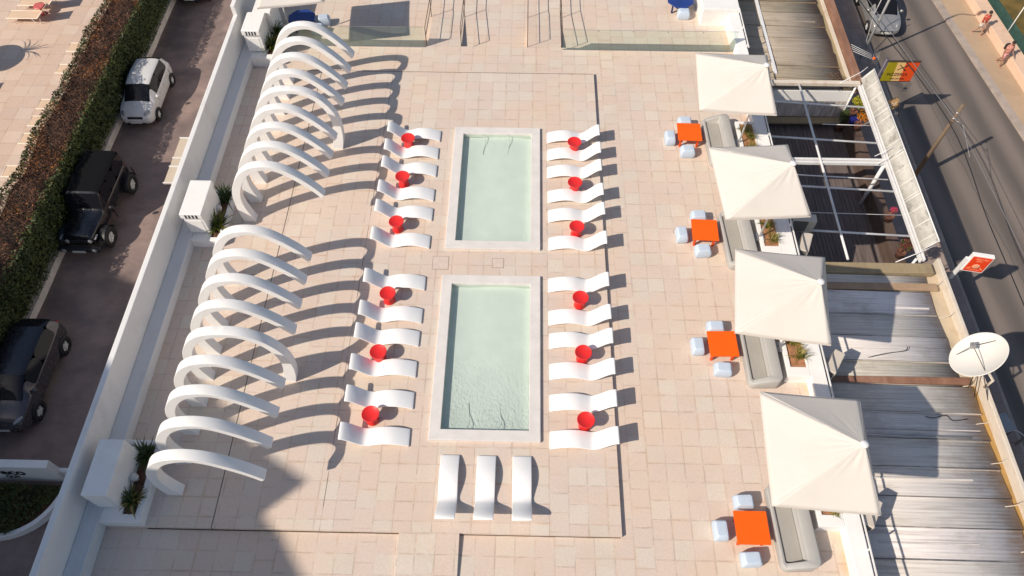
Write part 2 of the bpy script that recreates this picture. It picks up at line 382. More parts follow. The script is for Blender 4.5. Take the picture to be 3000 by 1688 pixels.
mx = N(nt, 'ShaderNodeMixShader', {0: lw.outputs[0], 1: tr.outputs[0], 2: gl.outputs[0]})
link(nt, mx.outputs[0], out.inputs[0])
HOSE = simple('pale_hose', (.50,.53,.51), .5, .1, 4)
plabels = ['shallow pale green pool with raised coping, farther one, calm all over',
           'shallow pale green pool with rippled water beside the three separate loungers']
for (x0,x1,y0,y1), lb in zip(POOLS, plabels):
    p = thing('pool', lb, 'pool', (x0,y0,0), 0, 'twin shallow pools')
    w, l = x1-x0, y1-y0
    b = MB(); o1 = [(0,0),(w,0),(w,l),(0,l)]; o2 = [(PK,PK),(w-PK,PK),(w-PK,l-PK),(PK,l-PK)]
    for i in range(4):
        j = (i+1)%4; A, B_, C_, D_ = o1[i], o1[j], o2[j], o2[i]
        b.face([(*A,.085),(*B_,.085),(*C_,.085),(*D_,.085)]); b.face([(*A,-.02),(*B_,-.02),(*B_,.085),(*A,.085)]); b.face([(*D_,.085),(*C_,.085),(*C_,.02),(*D_,.02)])
    b.build('coping', KERB, p, bevel=.012)
    b = MB(); q = PK-.02
    for i in range(4):
        j = (i+1)%4; D_, C_ = o2[i], o2[j]
        b.face([(*D_,.02),(*C_,.02),(*C_,-.10),(*D_,-.10)])
    b.build('basin_wall', LINING_SIDE, p)
    b = MB(); b.grid([[(PK+(w-2*PK)*i/8, PK+(l-2*PK)*j/14, -.10-.012*math.sin(i)) for i in range(9)] for j in range(15)]); b.build('basin_floor', POOLTILE, p)
    b = MB(); b.face([(PK+.001,PK+.001,.012),(w-PK-.001,PK+.001,.012),(w-PK-.001,l-PK-.001,.012),(PK+.001,l-PK-.001,.012)])
    wa = b.build('water', WATER, p, merge=False)
    wa.data.transform(Matrix.Translation((x0,y0,0))); wa.location = (-x0,-y0,0)     # water pattern in terrace coordinates
    ye = l-PK-.01 if y0 > 10 else PK+.01; sg = -1 if y0 > 10 else 1
    for fx in (.62,1.42):                                                            # water hoses over the end wall
        b = MB(); b.tube(spline([(PK+fx,ye,.06),(PK+fx+.03,ye+sg*.05,.05),(PK+fx+.09,ye+sg*.22,-.02),(PK+fx+.06,ye+sg*.48,-.085),(PK+fx+.03,ye+sg*.78,-.095)], 5), .008, 6); b.build('hose', HOSE, p)

COVERF = simple('cover_frame', (.26,.18,.13), .8)
COVER = simple('cover_slab', (.66,.54,.46), .75, .08, 6, bump=.2)
for x, y, s, lab in ((-2.30,12.25,.235,'square drain cover set in the paving between the pools, left one'), (-.64,12.27,.17,'square drain cover set in the paving between the pools, smaller right one')):
    t = thing('drain_cover', lab, 'drain cover', (x,y,0)); b = MB(); b.box(-s,s,-s,s,.0005,.003); b.build('frame', COVERF, t); b = MB(); b.box(-s+.012,s-.012,-s+.012,s-.012,.0031,.006); b.build('lid', COVER, t)
# ---------------------------------------------------------------- walls left
b = MB(); b.box(-10.112, -9.962, -2, 21.75, -3.3, 1.255)
tag(b.build('boundary_wall', PLASTER_WALL, bevel=.015), 'long white boundary wall between the alley and the terrace', 'wall')
b = MB(); b.box(-10.112, -9.962, 21.754, 44, -3.3, 1.62)
tag(b.build('boundary_wall', PLASTER_WALL, bevel=.015), 'taller far stretch of white wall beyond the vented box by the blue table', 'wall')
BENCHM = simple('pale_bench_render', (.70,.705,.715), .75, .04, 1.0, stretch=(1,.4,1), dirt=(.45,.45,.46), dirt_amt=.35, bump=.15, bscale=20)
b = MB(); b.box(-9.958, -9.562, -2, 22.0, ZL, .327)
tag(b.build('wall_bench', BENCHM, bevel=.02), 'low white masonry bench running along the foot of the boundary wall', 'bench')

def vent_box(label, y0, y1, z1, vents, cap, loc):
    t = thing('vent_box', label, 'vent', loc, 0, 'white masonry boxes on the wall bench')
    b = MB(); b.box(-.29,.29,0,y1-y0,0,z1); b.build('body', PLASTER, t, bevel=.02)
    b = MB(); b.box(-.20,.20,-.012,-.001,.10,z1-.14); b.build('panel', PLASTER, t, bevel=.006)
    if cap:
        b = MB(); b.box(-.315,.315,-.055,y1-y0+.03,z1+.002,z1+.20); cp = b.build('cap', PLASTER, t, bevel=.02)
        for k in range(4):
            b = MB(); b.box(-.17+.10*k,-.125+.10*k,-.064,-.056,z1+.03,z1+.165); b.build('vent_slot', BLACK, cp)
    return t
vent_box('plain white box with recessed front panel, shaded, at the near end of the wall bench', 4.93, 6.25, .87, 0, False, (-9.37,4.93,.33))
vent_box('white box with dark vent slots, between the two groups of curved ribs', 13.05, 14.25, .70, 1, True, (-9.31,12.95,.33))
vent_box('white box with dark vent slots beyond the farthest rib, near the blue table', 20.95, 21.9, .70, 1, True, (-9.37,21.0,.33))
b = MB(); b.box(-.32,.32,0,.9,-.1,1.20); tag(b.build('masonry_block', PLASTER, None, (-9.22,22.0,.0), bevel=.02), 'plain white masonry block right behind the farthest vented box', 'block')

def planter(label, x0, x1, y0, y1, sx0, sx1, sy0, sy1, zt, soil, zb=ZL):
    t = thing('planter_box', label, 'planter', (x0,y0,zb))
    o = slab('planter_wall', PLASTER, 0, x1-x0, 0, y1-y0, 0, zt-zb, [(sx0-x0,sx1-x0,sy0-y0,sy1-y0)], t)
    md = o.modifiers.new('bevel', 'BEVEL'); md.width = .012; md.segments = 2; md.limit_method = 'ANGLE'
    b = MB(); rows = []
    for j in range(13):
        rows.append([(sx0-x0+(sx1-sx0)*i/5, sy0-y0+(sy1-sy0)*j/12, zt-zb-.05+.025*mnoise.noise(Vector((i*.9,j*.7,x0+y0)))) for i in range(6)])
    b.grid(rows); b.build('soil', soil, t)
    return t
planter('shaded white planter beside the plain box at the near end of the wall bench', -9.56, -8.62, 4.604, 6.60, -9.07, -8.78, 4.80, 6.45, .30, SOIL, 0)
planter('white planter beside the vented box, between the two groups of white ribs', -9.56, -8.72, 12.68, 14.62, -9.03, -8.80, 12.82, 14.50, .30, SOIL, 0)
planter('white planter holding spiky plants behind the farthest white rib', -9.63, -8.72, 20.70, 22.55, -9.04, -8.80, 20.90, 22.40, .30, SOIL, ZL)
dome = simple('pale_pebble_stone', (.62,.60,.58), .6, .1, 3)
for (x,y,lb) in ((-9.00,5.62,'rounded white lamp dome among dark plants in the shaded planter'), (-8.98,13.80,'rounded white lamp dome in the planter between the two groups of ribs')):
    t = thing('garden_lamp', lb, 'lamp', (x,y,.25)); b = MB(); b.lathe([(.0,.0),(.05,0),(.05,.10),(.09,.12),(.10,.18),(.085,.24),(.05,.27),(.0,.28)], 20); b.build('dome', dome, t)

# ---------------------------------------------------------------- walls right
b = MB(); b.box(7.56,7.95,-2,23.62,-3.7,.25)
tag(b.build('parapet_wall', PLASTER, bevel=.015), 'low broad white parapet along the street side of the terrace', 'wall')
b = MB(); b.box(6.60,7.95,23.63,42,-3.7,.40)
tag(b.build('parapet_block', PLASTER, bevel=.02), 'wide white block where the parapet thickens beyond the glass railing', 'wall')
t = thing('parapet_rail', 'thin white metal rail on short posts along the outer edge of the parapet', 'railing', (7.90,0,.25))
b = MB(); b.box(-.018,.018,-2,20.9,.20,.235); b.build('rail', WHITEMETAL, t, bevel=.006)
for i in range(12):
    y = .6+1.85*i; b = MB(); b.box(-.016,.016,y,y+.03,0,.199); b.build('post', WHITEMETAL, t)
t = thing('parapet_rail', 'second white rail section on the parapet beyond the glass railing', 'railing', (7.90,0,.25))
b = MB(); b.box(-.018,.018,21.4,23.6,.20,.235); b.build('rail', WHITEMETAL, t, bevel=.006)
for y in (21.6,22.6,23.5): b = MB(); b.box(-.016,.016,y,y+.03,0,.199); b.build('post', WHITEMETAL, t)
for (ya, yb, lab) in ((12.6,13.9,'white planter under the second square parasol counted from the glass railing'), (16.15,17.95,'white planter under the parasol closest to the glass railing'),
                      (8.68,10.45,'white planter under the third square parasol counted from the glass railing'), (4.85,6.55,'white planter under the square parasol nearest the front edge')):
    y1 = {12.6:14.15}.get(ya, yb)
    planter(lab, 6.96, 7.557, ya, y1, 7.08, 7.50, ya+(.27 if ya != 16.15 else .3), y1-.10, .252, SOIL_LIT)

# ---------------------------------------------------------------- glass railing and handrails behind
m, nt, bs, out = newmat('tinted_glass'); GLASS = m
nt.nodes.remove(bs)
tr = N(nt, 'ShaderNodeBsdfTransparent', {'Color': (.945,.97,.945)}); gl = N(nt, 'ShaderNodeBsdfGlossy', {'Color': (.8,1,.92), 'Roughness': .03})
mx = N(nt, 'ShaderNodeMixShader', {0: math_(nt, 'MULTIPLY', N(nt, 'ShaderNodeFresnel', {'IOR': 1.45}).outputs[0], .8), 1: tr.outputs[0], 2: gl.outputs[0]}); link(nt, mx.outputs[0], out.inputs[0])
def glass_rail(label, x0, x1, n, y=21.90):
    t = thing('glass_railing', label, 'railing', (x0,y,ZL))
    w = (x1-x0)/n
    for i in range(n):
        b = MB(); b.box(i*w+.008,(i+1)*w-.008,-.006,.006,.03,.86); b.build('pane', GLASS, t)
    b = MB(); b.box(0,x1-x0,-.012,.012,0,.029); b.build('base_channel', STEEL, t)
    b = MB(); b.box(0,x1-x0,-.0065,.0065,.861,.868); b.build('top_edge', STEEL, t)
    for i in range(1, n):
        b = MB(); b.box(i*w-.015,i*w+.015,-.014,.014,.80,.83); b.build('clip', STEEL, t)
glass_rail('green tinted glass railing to the left of both handrail ramps', -8.75, -3.58, 4)
glass_rail('green tinted glass railing to the right of both handrail ramps, ending at the parapet', 1.40, 7.55, 5, 21.86)
def handrail(label, x):
    t = thing('handrail', label, 'handrail', (x,22.0,ZL), 0, 'slim metal handrails of the two ramps')
    zf = lambda y: -.21*min(y/2.1, 1)
    for y, in ((0.0,),(1.95,),(3.9,)):
        b = MB(); b.tube([(0,y,zf(y)-.02),(0,y,zf(y)+.78)], .014, 6); b.build('post', DARKMETAL, t)
    for h in (.78,.42):
        b = MB(); b.tube([(0,0,h),(0,1.95,h-.20),(0,3.9,h-.21),(0,4.4,h-.21)], .013, 6); b.build('rail', DARKMETAL, t)
for lb, x in (('slim metal handrail at the left side of the left ramp','',), ): pass
handrail('slim dark handrail on the left edge of the ramp beside the big square shadow', -3.53)
handrail('slim dark handrail on the right edge of the ramp beside the big square shadow', -2.27)
handrail('slim dark handrail on the left edge of the ramp by the right glass railing', .13)
handrail('slim dark handrail meeting the end of the long right glass railing', 1.36)
# ---------------------------------------------------------------- ribs
def ribbon(name, m, parent, inner, outer, d, loc=(0,0,0)):
    """closed band between an inner and an outer curve in XZ, depth d along Y"""
    n = len(inner); b = MB(); bm = b.bm
    V = lambda p, y: bm.verts.new((p[0], y, p[1]))
    fi = [V(p,0) for p in inner]; fo = [V(p,0) for p in outer]; bi = [V(p,d) for p in inner]; bo = [V(p,d) for p in outer]
    for k in range(n-1):
        b.face([fi[k],fi[k+1],fo[k+1],fo[k]]); b.face([bi[k],bo[k],bo[k+1],bi[k+1]])
        b.face([fo[k],fo[k+1],bo[k+1],bo[k]], True); b.face([fi[k],bi[k],bi[k+1],fi[k+1]], True)
    b.face([fi[0],fo[0],bo[0],bi[0]]); b.face([fi[-1],bi[-1],bo[-1],fo[-1]])
    o = b.build(name, m, parent, loc, merge=False)
    md = o.modifiers.new('bevel', 'BEVEL'); md.width = .008; md.segments = 2; md.limit_method = 'ANGLE'; md.angle_limit = R(40)
    return o
X0 = 8.12
sp = lambda pts: [(p.x+X0, p.z) for p in spline([(a,0,c) for a, c in pts], 6)]
cin = sp([(-7.94,-.01),(-8.03,.35),(-8.09,.72),(-8.07,1.12),(-7.94,1.52),(-7.70,1.92),(-7.40,2.16),(-7.02,2.26),(-6.68,2.15),(-6.34,1.87),(-6.00,1.50),(-5.73,1.12)])
cout = sp([(-8.30,-.01),(-8.34,.45),(-8.33,.85),(-8.28,1.25),(-8.13,1.65),(-7.86,2.06),(-7.48,2.33),(-7.02,2.40),(-6.60,2.28),(-6.22,1.98),(-5.88,1.60),(-5.63,1.22)])
full_in = cin[:43] + sp([(-7.02,2.29),(-6.62,2.24),(-6.25,2.0),(-6.00,1.60),(-5.91,1.18),(-5.93,.75),(-6.02,.36),(-6.14,-.01)])[1:]
full_out = cout[:43] + sp([(-7.02,2.42),(-6.55,2.36),(-6.12,2.11),(-5.82,1.68),(-5.68,1.20),(-5.66,.75),(-5.70,.36),(-5.78,-.01)])[1:]
assert len(full_in) == len(full_out), (len(full_in), len(full_out))
ORD = ['first','second','third','fourth','fifth','sixth','seventh','eighth','ninth']
rib0 = None
for gi, (y0, place) in enumerate(((5.35,'nearer'),(13.65,'farther'))):
    for k in range(9):
        full = k == 4
        y = y0+.7575*k
        if full:
            lab = f'complete white arch standing on both feet in the middle of the {place} group of ribs'
        elif gi == 0:
            lab = {0:'open white curved rib closest to the shaded plain box, first of the nearer group', 8:'open white curved rib facing the middle vented box, last of the nearer group'}.get(k, f'open white curved rib, {ORD[k]} of the nearer group from the shaded plain box')
        else:
            lab = {0:'open white curved rib beside the middle vented box, first of the farther group', 8:'open white curved rib farthest back, by the glass railing'}.get(k, f'open white curved rib, {ORD[k]} of the farther group from the middle vented box')
        if full:
            o = ribbon('full_arch', RIBWHITE, None, full_in, full_out, .25, (-X0,y,0))
        else:
            if rib0 is None: rib0 = o = ribbon('curved_rib', RIBWHITE, None, cin, cout, .25, (-X0,y,0))
            else: o = rib0.copy(); COL.objects.link(o); o.location = (-X0,y,0)
        tag(o, lab, 'sculpture rib', 'white curved ribs along the terrace')

# ---------------------------------------------------------------- loungers
LP = spline([(0,0,.045),(.06,0,.075),(.20,0,.125),(.38,0,.172),(.55,0,.188),(.72,0,.172),(.88,0,.122),(1.00,0,.080),(1.08,0,.070),(1.17,0,.100),(1.30,0,.215),(1.44,0,.355),(1.56,0,.445),(1.64,0,.470),(1.675,0,.455)], 4)
def lounger_mesh():
    t = thing('sun_lounger', 'x', 'sun lounger', group='white wave loungers round the two pools')
    b = MB(); W = .23; th = .05
    top = []
    nrm = []
    for i, p in enumerate(LP):
        tg = (LP[min(i+1,len(LP)-1)]-LP[max(i-1,0)]).normalized(); nrm.append(Vector((-tg.z,0,tg.x)))
    rows = []
    for p, n in zip(LP, nrm):
        q = p-n*th
        r = .014
        sec = [(p,-W+r),(p-n*.004,-W+.004),(p-n*r,-W),(q+n*r,-W),(q,-W+r),(q,W-r),(q+n*r,W),(p-n*r,W),(p-n*.004,W-.004),(p,W-r)]
        rows.append([Vector((a.x,y,max(a.z,.004))) for a, y in sec])
    g = b.grid(rows, True, closed=True); b.face(g[0]); b.face(g[-1][::-1])
    b.build('shell', LOUNGE, t)
    b = MB()
    b.prism([(.98,-.19),(1.16,-.19),(1.16,.19),(.98,.19)], 0, .045); b.build('foot', LOUNGE, t, bevel=.01)
    b = MB(); b.prism([(.01,-.19),(.06,-.19),(.06,.19),(.01,.19)], 0, .03); b.build('foot', LOUNGE, t)
    return t
LY = [17.05,16.28,15.53,14.53,13.77,12.73,11.27,10.19,9.47,8.55,7.66,6.66]
proto = None
def put_lounger(x, y, rz, lab):
    global proto
    if proto is None: proto = lounger_mesh(); proto.location = (x,y,0); proto.rotation_euler = (0,0,rz); proto['label'] = lab
    else: dup(proto, (x,y,0), rz, lab)
ORD12 = ['first','second','third','fourth','fifth','sixth']
for i, y in enumerate(LY):
    pool = 'far pool' if i < 6 else 'near pool'
    k = i % 6
    put_lounger(.81+random.uniform(-.012,.012), y+.23, R(random.uniform(-.8,.8)), f'white wave lounger, {ORD12[k]} from the far end, step side of the {pool}')
    put_lounger(-2.67+random.uniform(-.012,.012), y+.23, PI+R(random.uniform(-.8,.8)), f'white wave lounger, {ORD12[k]} from the far end, rib side of the {pool}')
for x, lab in ((-1.63,'white wave lounger lengthwise to the pool end, left of the separate three'), (-.735,'white wave lounger lengthwise to the pool end, middle of the separate three'), (.125,'white wave lounger lengthwise to the pool end, right of the separate three')):
    put_lounger(x, 6.46, -PI/2+R(random.uniform(-.6,.6)), lab)

# ---------------------------------------------------------------- red side tables
def red_table():
    t = thing('side_table', 'x', 'side table', group='round red side tables between the loungers')
    b = MB(); b.lathe([(0,.0),(.160,.0),(.164,.012),(.156,.06),(.142,.13),(.138,.19),(.146,.26),(.168,.32),(.196,.365)], 40); b.build('pedestal', RED, t)
    b = MB(); b.lathe([(.0,.366),(.197,.366),(.218,.380),(.223,.392),(.219,.402),(.210,.405),(.205,.399),(.0,.399)], 48); b.build('table_top', RED, t)
    return t
rp = None
RT = [(-3.65,16.83),(-3.66,15.21),(-3.66,13.44),(-3.63,10.93),(-3.67,9.10),(-3.65,7.35),(1.66,16.77),(1.63,15.07),(1.64,13.36),(1.67,10.89),(1.69,9.19),(1.69,7.30)]
pair = ['between the first and second','between the third and fourth','between the fifth and sixth']
for i, (x, y) in enumerate(RT):
    side = 'ribs side' if i < 6 else 'step side'; k = i % 6
    pool = 'far pool' if k < 3 else 'near pool'
    wh = ['the two farthest loungers','the two middle loungers','the two nearest loungers'][k % 3]
    lab = f"round red table between {wh}, {'rib' if i < 6 else 'step'} side of the {pool}"
    if rp is None: rp = red_table(); rp.location = (x,y,0); rp['label'] = lab
    else: dup(rp, (x,y,0), random.uniform(0,6), lab)

# ---------------------------------------------------------------- orange tables, pale stools, grey sofas
def lounge_table(name, lab, loc, m, ms, rz=0, octa=False):
    t = thing(name, lab, 'table', loc, rz)
    h = .41; a = .378
    if octa: a = .50; P = [(a*math.cos(PI/8+PI/4*k)*1.05, a*math.sin(PI/8+PI/4*k)) for k in range(8)]
    else: P = rrect(-a,a,-a,a,.012,3)
    b = MB(); b.prism(P, h-.045, h); b.build('table_top', m, t, bevel=.006)
    s = .84
    b = MB(); b.prism([(p[0]*s,p[1]*s) for p in P], h-.10, h-.046); b.build('apron', ms, t)
    for sx in (-1,1):
        for sy in (-1,1):
            k = a*(.56 if octa else .72)
            b = MB(); b.box(sx*k-.03,sx*k+.03,sy*k-.03,sy*k+.03,0,h-.121); b.build('leg', ms, t, bevel=.005)
    return t
def stool():
    t = thing('stool', 'x', 'stool', group='pale blue cube stools')
    b = MB(); rows = []
    for z, s in ((0,.155),(.02,.165),(.12,.185),(.22,.180),(.30,.158),(.345,.135),(.36,.120)):
        rows.append([(p[0]*1.28,p[1]*.92,z) for p in rrect(-s,s,-s,s,s*.26,4)])
    g = b.grid(rows, True, closed=True); b.face(g[-1]); b.face(g[0][::-1]); b.build('seat', PALEBLUE, t, merge=False)
    b = MB(); b.prism(rrect(-.115,.115,-.08,.08,.03,4), .3605, .366); b.build('seat_inset', PALEBLUE, t)
    return t
def sofa():
    t = thing('sofa', 'x', 'sofa', group='grey moulded sofas beside the orange tables')
    L = .975
    def loop(x0, x1, y0, y1, r, zf): return [(p[0],p[1],zf(p[0])) for p in rrect(x0,x1,y0,y1,r,8)]
    top = lambda x: .30+.20*max(0,min(1,(x-.10)/.38))
    rows = [loop(.02,.80,-L+.03,L-.03,.13,lambda x:0), loop(0,.82,-L,L,.15,lambda x:.06), loop(.0,.82,-L,L,.15,lambda x:top(x)-.03), loop(.012,.808,-L+.012,L-.012,.145,lambda x:top(x)-.006), loop(.03,.79,-L+.03,L-.03,.135,top),
            loop(.075,.545,-L+.125,L-.125,.06,top), loop(.09,.53,-L+.14,L-.14,.055,lambda x:top(x)-.012), loop(.10,.522,-L+.15,L-.15,.05,lambda x:top(x)-.05), loop(.11,.515,-L+.16,L-.16,.05,lambda x:.17)]
    b = MB(); g = b.grid(rows, True, closed=True); b.face(g[-1]); b.build('frame', SOFA, t, merge=False)
    b = MB(); b.prism(rrect(.112,.512,-L+.19,L-.165,.04,6), .171, .245); b.build('seat', SOFA_SEAT, t, bevel=.02, seg=3)
    return t
st0 = so0 = None
names = ['the orange table nearest the glass railing','the orange table second from the glass railing','the orange table third from the glass railing','the orange table nearest the front edge']
for i, yc in enumerate((17.40,13.39,9.58,4.78)):
    rz = R((-1.5,-2,1,0)[i])
    o = lounge_table('low_table', ['square orange low table nearest the glass railing','square orange low table second from the glass railing','square orange low table third from the glass railing','square orange low table nearest the front edge of the terrace'][i], (5.40,yc,ZL), ORANGE, ORANGE_SIDE, rz)
    o['group'] = 'square orange low tables'
    SP = [[(5.35,18.03),(4.81,17.34),(5.31,16.75)],[(5.33,14.05),(4.76,13.37),(5.31,12.79)],[(5.33,10.19),(4.78,9.61),(5.36,8.93)],[(5.36,5.43),(4.73,4.76),(5.33,4.13)]][i]
    for (x, y), w in zip(SP, ('behind','left of','in front of')):
        lab = f'pale blue cube stool {w} {names[i]}'
        rr = R(random.uniform(-4,4))+(PI/2 if w.startswith('left') else 0)
        if st0 is None: st0 = stool(); st0.location = (x,y,ZL); st0['label'] = lab
        else: dup(st0, (x,y,ZL), rr, lab)
    lab = f'grey moulded sofa with a high back beside {names[i]}'
    ys = (17.17,13.18,9.42,4.86)[i]
    rz = R((1.5,2.5,1.0,2.0)[i])
    if so0 is None: so0 = sofa(); so0.location = (5.95,ys,ZL); so0.rotation_euler = (0,0,rz); so0['label'] = lab
    else: dup(so0, (5.95,ys,ZL), rz, lab)
bt = lounge_table('low_table', 'navy blue low table with cut corners behind the left glass railing', (-8.27,23.25,-.32), BLUE, NAVY, R(8), True)
bt['group'] = 'navy blue low tables'
o = lounge_table('low_table', 'navy blue low table with cut corners near the parapet block beyond the right glass railing', (5.93,24.62,-.32), BLUE, NAVY, R(-5), True); o['group'] = 'navy blue low tables'
for x, y, lab in ((-7.52,23.42,'pale blue cube stool right of the navy table behind the left glass railing'), (-7.66,22.90,'pale blue cube stool in front of the navy table by the left glass railing'), (6.02,24.08,'pale blue cube stool in front of the navy table near the parapet block')):
    dup(st0, (x,y,-.32), R(random.uniform(-15,15)), lab)

# ---------------------------------------------------------------- parasols
def parasol(lab, corners, apex, zb, zc, za, group='square cream parasols'):
    ax, ay = apex
    t = thing('parasol', lab, 'parasol', (ax,ay,zb), 0, group)
    C = [Vector((x-ax,y-ay,zc-zb)) for x, y in corners]; A = Vector((0,0,za-zb))
    b = MB(); n = 20
    for k in range(4):                                                   # four panels, hanging a little between the ribs
        P, Q = C[k], C[(k+1)%4]
        rows = []
        for i in range(n+1):
            f = i/n
            row = []
            for j in range(n+1):
                g = j/n
                e = P.lerp(Q, g)
                p = A.lerp(e, f)
                sag = .035*math.sin(PI*g)*f*(1.15-f) + .018*math.sin(PI*g)*f*f
                wr = .011*mnoise.noise(Vector((g*11+k*7, f*2.2, ax)))*max(0,1-f*1.25)*5*math.sin(PI*g)*min(1,f*5)+.006*mnoise.noise(Vector((g*3+k*5, f*4, ax+3)))
                row.append(p+Vector((0,0,-sag+wr*.4)))
            rows.append(row)
        b.grid(rows, True)
    b.build('canopy', CANVAS, t, solid=.006)
    b = MB()
    for k in range(4):
        P, Q = C[k], C[(k+1)%4]
        b.grid([[P.lerp(Q,i/10)+Vector((0,0,-.018*math.sin(PI*i/10)*1.0-.004)) for i in range(11)], [P.lerp(Q,i/10)+Vector((0,0,-.018*math.sin(PI*i/10)-.06)) for i in range(11)]], False)
    b.build('valance', CANVAS, t, solid=.004)
    b = MB(); b.tube([(0,0,.01),(0,0,za-zb-.03)], .026, 12); b.build('pole', WHITEMETAL, t)
    b = MB(); b.lathe([(0,za-zb-.03),(.075,za-zb-.03),(.088,za-zb+.012),(.07,za-zb+.045),(.0,za-zb+.06)], 20); b.build('finial', WHITEMETAL, t)
    for k in range(4):
        b = MB(); b.tube([A+Vector((0,0,-.05)), C[k]*.985+Vector((0,0,-.035))], .011, 6); b.build('rib', WHITEMETAL, t)
    b = MB(); b.box(-.14,.14,-.14,.14,0,.035); b.build('base_plate', STEEL, t, bevel=.01)
    return t
UM = [([(5.32,18.67),(7.50,18.60),(7.34,15.99),(5.13,16.15)],(6.95,17.00),'square cream parasol closest to the glass railing, over the first grey sofa'),
      ([(5.22,14.65),(7.42,14.80),(7.55,12.24),(5.33,12.10)],(6.98,13.21),'square cream parasol second from the glass railing, next to the open pergola'),
      ([(5.43,11.14),(7.63,10.92),(7.24,8.41),(5.06,8.70)],(6.91,9.54),'square cream parasol third from the glass railing, opposite the satellite dish'),
      ([(5.39,7.19),(7.56,7.03),(7.38,4.49),(5.22,4.64)],(6.95,5.62),'square cream parasol nearest the front edge, largest in view')]
for c, a, lab in UM: parasol(lab, c, a, .21, 2.40, 3.32)
parasol('cream parasol beside the navy table behind the left glass railing, cut off at the top', [(-9.05,23.05),(-6.90,23.45),(-6.70,21.38),(-8.87,20.98)], (-9.32+.75,22.5), -.32, 2.12, 2.8, 'square cream parasols')

# ---------------------------------------------------------------- plants
def leafmat(name, c1, c2, sc=6, rough=.5):
    m, nt, b, out = newmat(name)
    co = N(nt, 'ShaderNodeTexCoord').outputs['Object']
    f = ramp(nt, noise(nt, co, sc, 3), .35, .65)
    link(nt, mix(nt, f, c1, c2), b.inputs['Base Color']); b.inputs['Roughness'].default_value = rough
    return m
STRAP = leafmat('dark_strap_leaf', (.022,.050,.010), (.070,.095,.016))
STRAP_L = leafmat('yellow_green_leaf', (.085,.12,.012), (.22,.21,.022))
GRASSY = leafmat('olive_blade', (.11,.115,.012), (.26,.21,.03))
DRYB = leafmat('dry_ochre_blade', (.36,.26,.07), (.48,.37,.16))
def strap(b, base, az, ln, w, rise, droop, seg=5):
    """one curved tapering leaf"""
    p = Vector(base); a = rise; L = []; Rr = []
    side = Vector((-math.sin(az), math.cos(az), 0))
    for i in range(seg+1):
        f = i/seg
        ww = w*(1-f)**.7*(.55+.45*min(1,f*4))
        L.append(p-side*ww+Vector((0,0,ww*.35))); Rr.append(p+side*ww+Vector((0,0,ww*.35)))
        d = Vector((math.cos(az)*math.cos(a), math.sin(az)*math.cos(a), math.sin(a)))
        p = p+d*(ln/seg); a -= droop/seg
    vl = [b.bm.verts.new(q) for q in L[:-1]]; vr = [b.bm.verts.new(q) for q in Rr[:-1]]; tip = b.bm.verts.new(p-d*(ln/seg))
    for i in range(seg-1): b.face([vl[i],vr[i],vr[i+1],vl[i+1]])
    b.face([vl[-1],vr[-1],tip])
def plant(name, lab, cat, loc, n, ln, w, mats, spread=.05, droop=(.3,1.2), rise=(.5,1.45), group=None):
    t = thing(name, lab, cat, loc, 0, group)
    b = MB()
    for i in range(n):
        b.mi = 0 if random.random() < .62 else min(1, len(mats)-1)
        if len(mats) > 2 and random.random() < .22: b.mi = 2
        strap(b, (random.uniform(-spread,spread),random.uniform(-spread,spread),0), random.uniform(0,2*PI), ln*random.uniform(.55,1.1), w*random.uniform(.7,1.2), random.uniform(*rise), random.uniform(*droop))
    b.build('leaves', mats, t, merge=False)
    b = MB(); b.tube([(0,0,-.06),(0,0,.06)], [.045,.03], 8); b.build('stem', SOIL, t)
    return t
for x, y, lab, mm, nn, ll in ((-8.95,6.18,'dark spiky plant at the far end of the shaded planter',[STRAP,STRAP],58,.42), (-8.96,5.12,'dark spiky plant at the near end of the shaded planter, with brownish leaves',[STRAP,STRAP,DRYB],64,.40),
     (-8.92,14.25,'dark spiky plant at the far end of the planter by the middle vented box',[STRAP,STRAP],60,.42), (-8.90,13.22,'spiky plant with sunlit yellow green leaves by the middle vented box',[STRAP,STRAP_L,STRAP_L],66,.42),
     (-8.94,22.05,'tall spiky plant between the farthest vented box and the navy table',[STRAP,STRAP_L],56,.50), (-8.96,21.30,'bushy spiky plant just behind the farthest rib',[STRAP,STRAP,STRAP_L],60,.45)):
    plant('spiky_plant', lab, 'plant', (x,y,.26), int(nn*1.6), ll*(1.15 if y < 8 else 1.35), .027, mm, .09, group='spiky plants in the planters along the boundary wall')
PP = [((7.22,17.55),'tufted olive plant at the far end of the planter closest to the glass railing'), ((7.36,17.25),'bushy olive grass plant in the middle of the planter closest to the glass railing'), ((7.30,16.72),'low olive plant at the near end of the planter closest to the glass railing'),
      ((7.25,13.62),'yellow green grassy plant at the far end of the second planter from the glass railing'), ((7.36,13.12),'sparse olive plant at the near end of the second planter from the glass railing'),
      ((7.26,9.72),'yellow green grassy plant at the far end of the third planter from the glass railing'), ((7.40,9.28),'olive grassy plant at the near end of the third planter from the glass railing'),
      ((7.38,5.22),'small green grass tuft at the near corner of the planter nearest the front edge'), ((7.28,6.0),'olive grassy plant under the largest parasol')]
for (x, y), lab in PP:
    plant('grassy_plant', lab, 'plant', (x,y,.21), 95 if y > 5.4 else 60, .36 if y > 5.4 else .24, .011, [GRASSY,STRAP_L,DRYB], .10, (.2,1.3), (.55,1.5), 'grassy plants in the parapet planters')
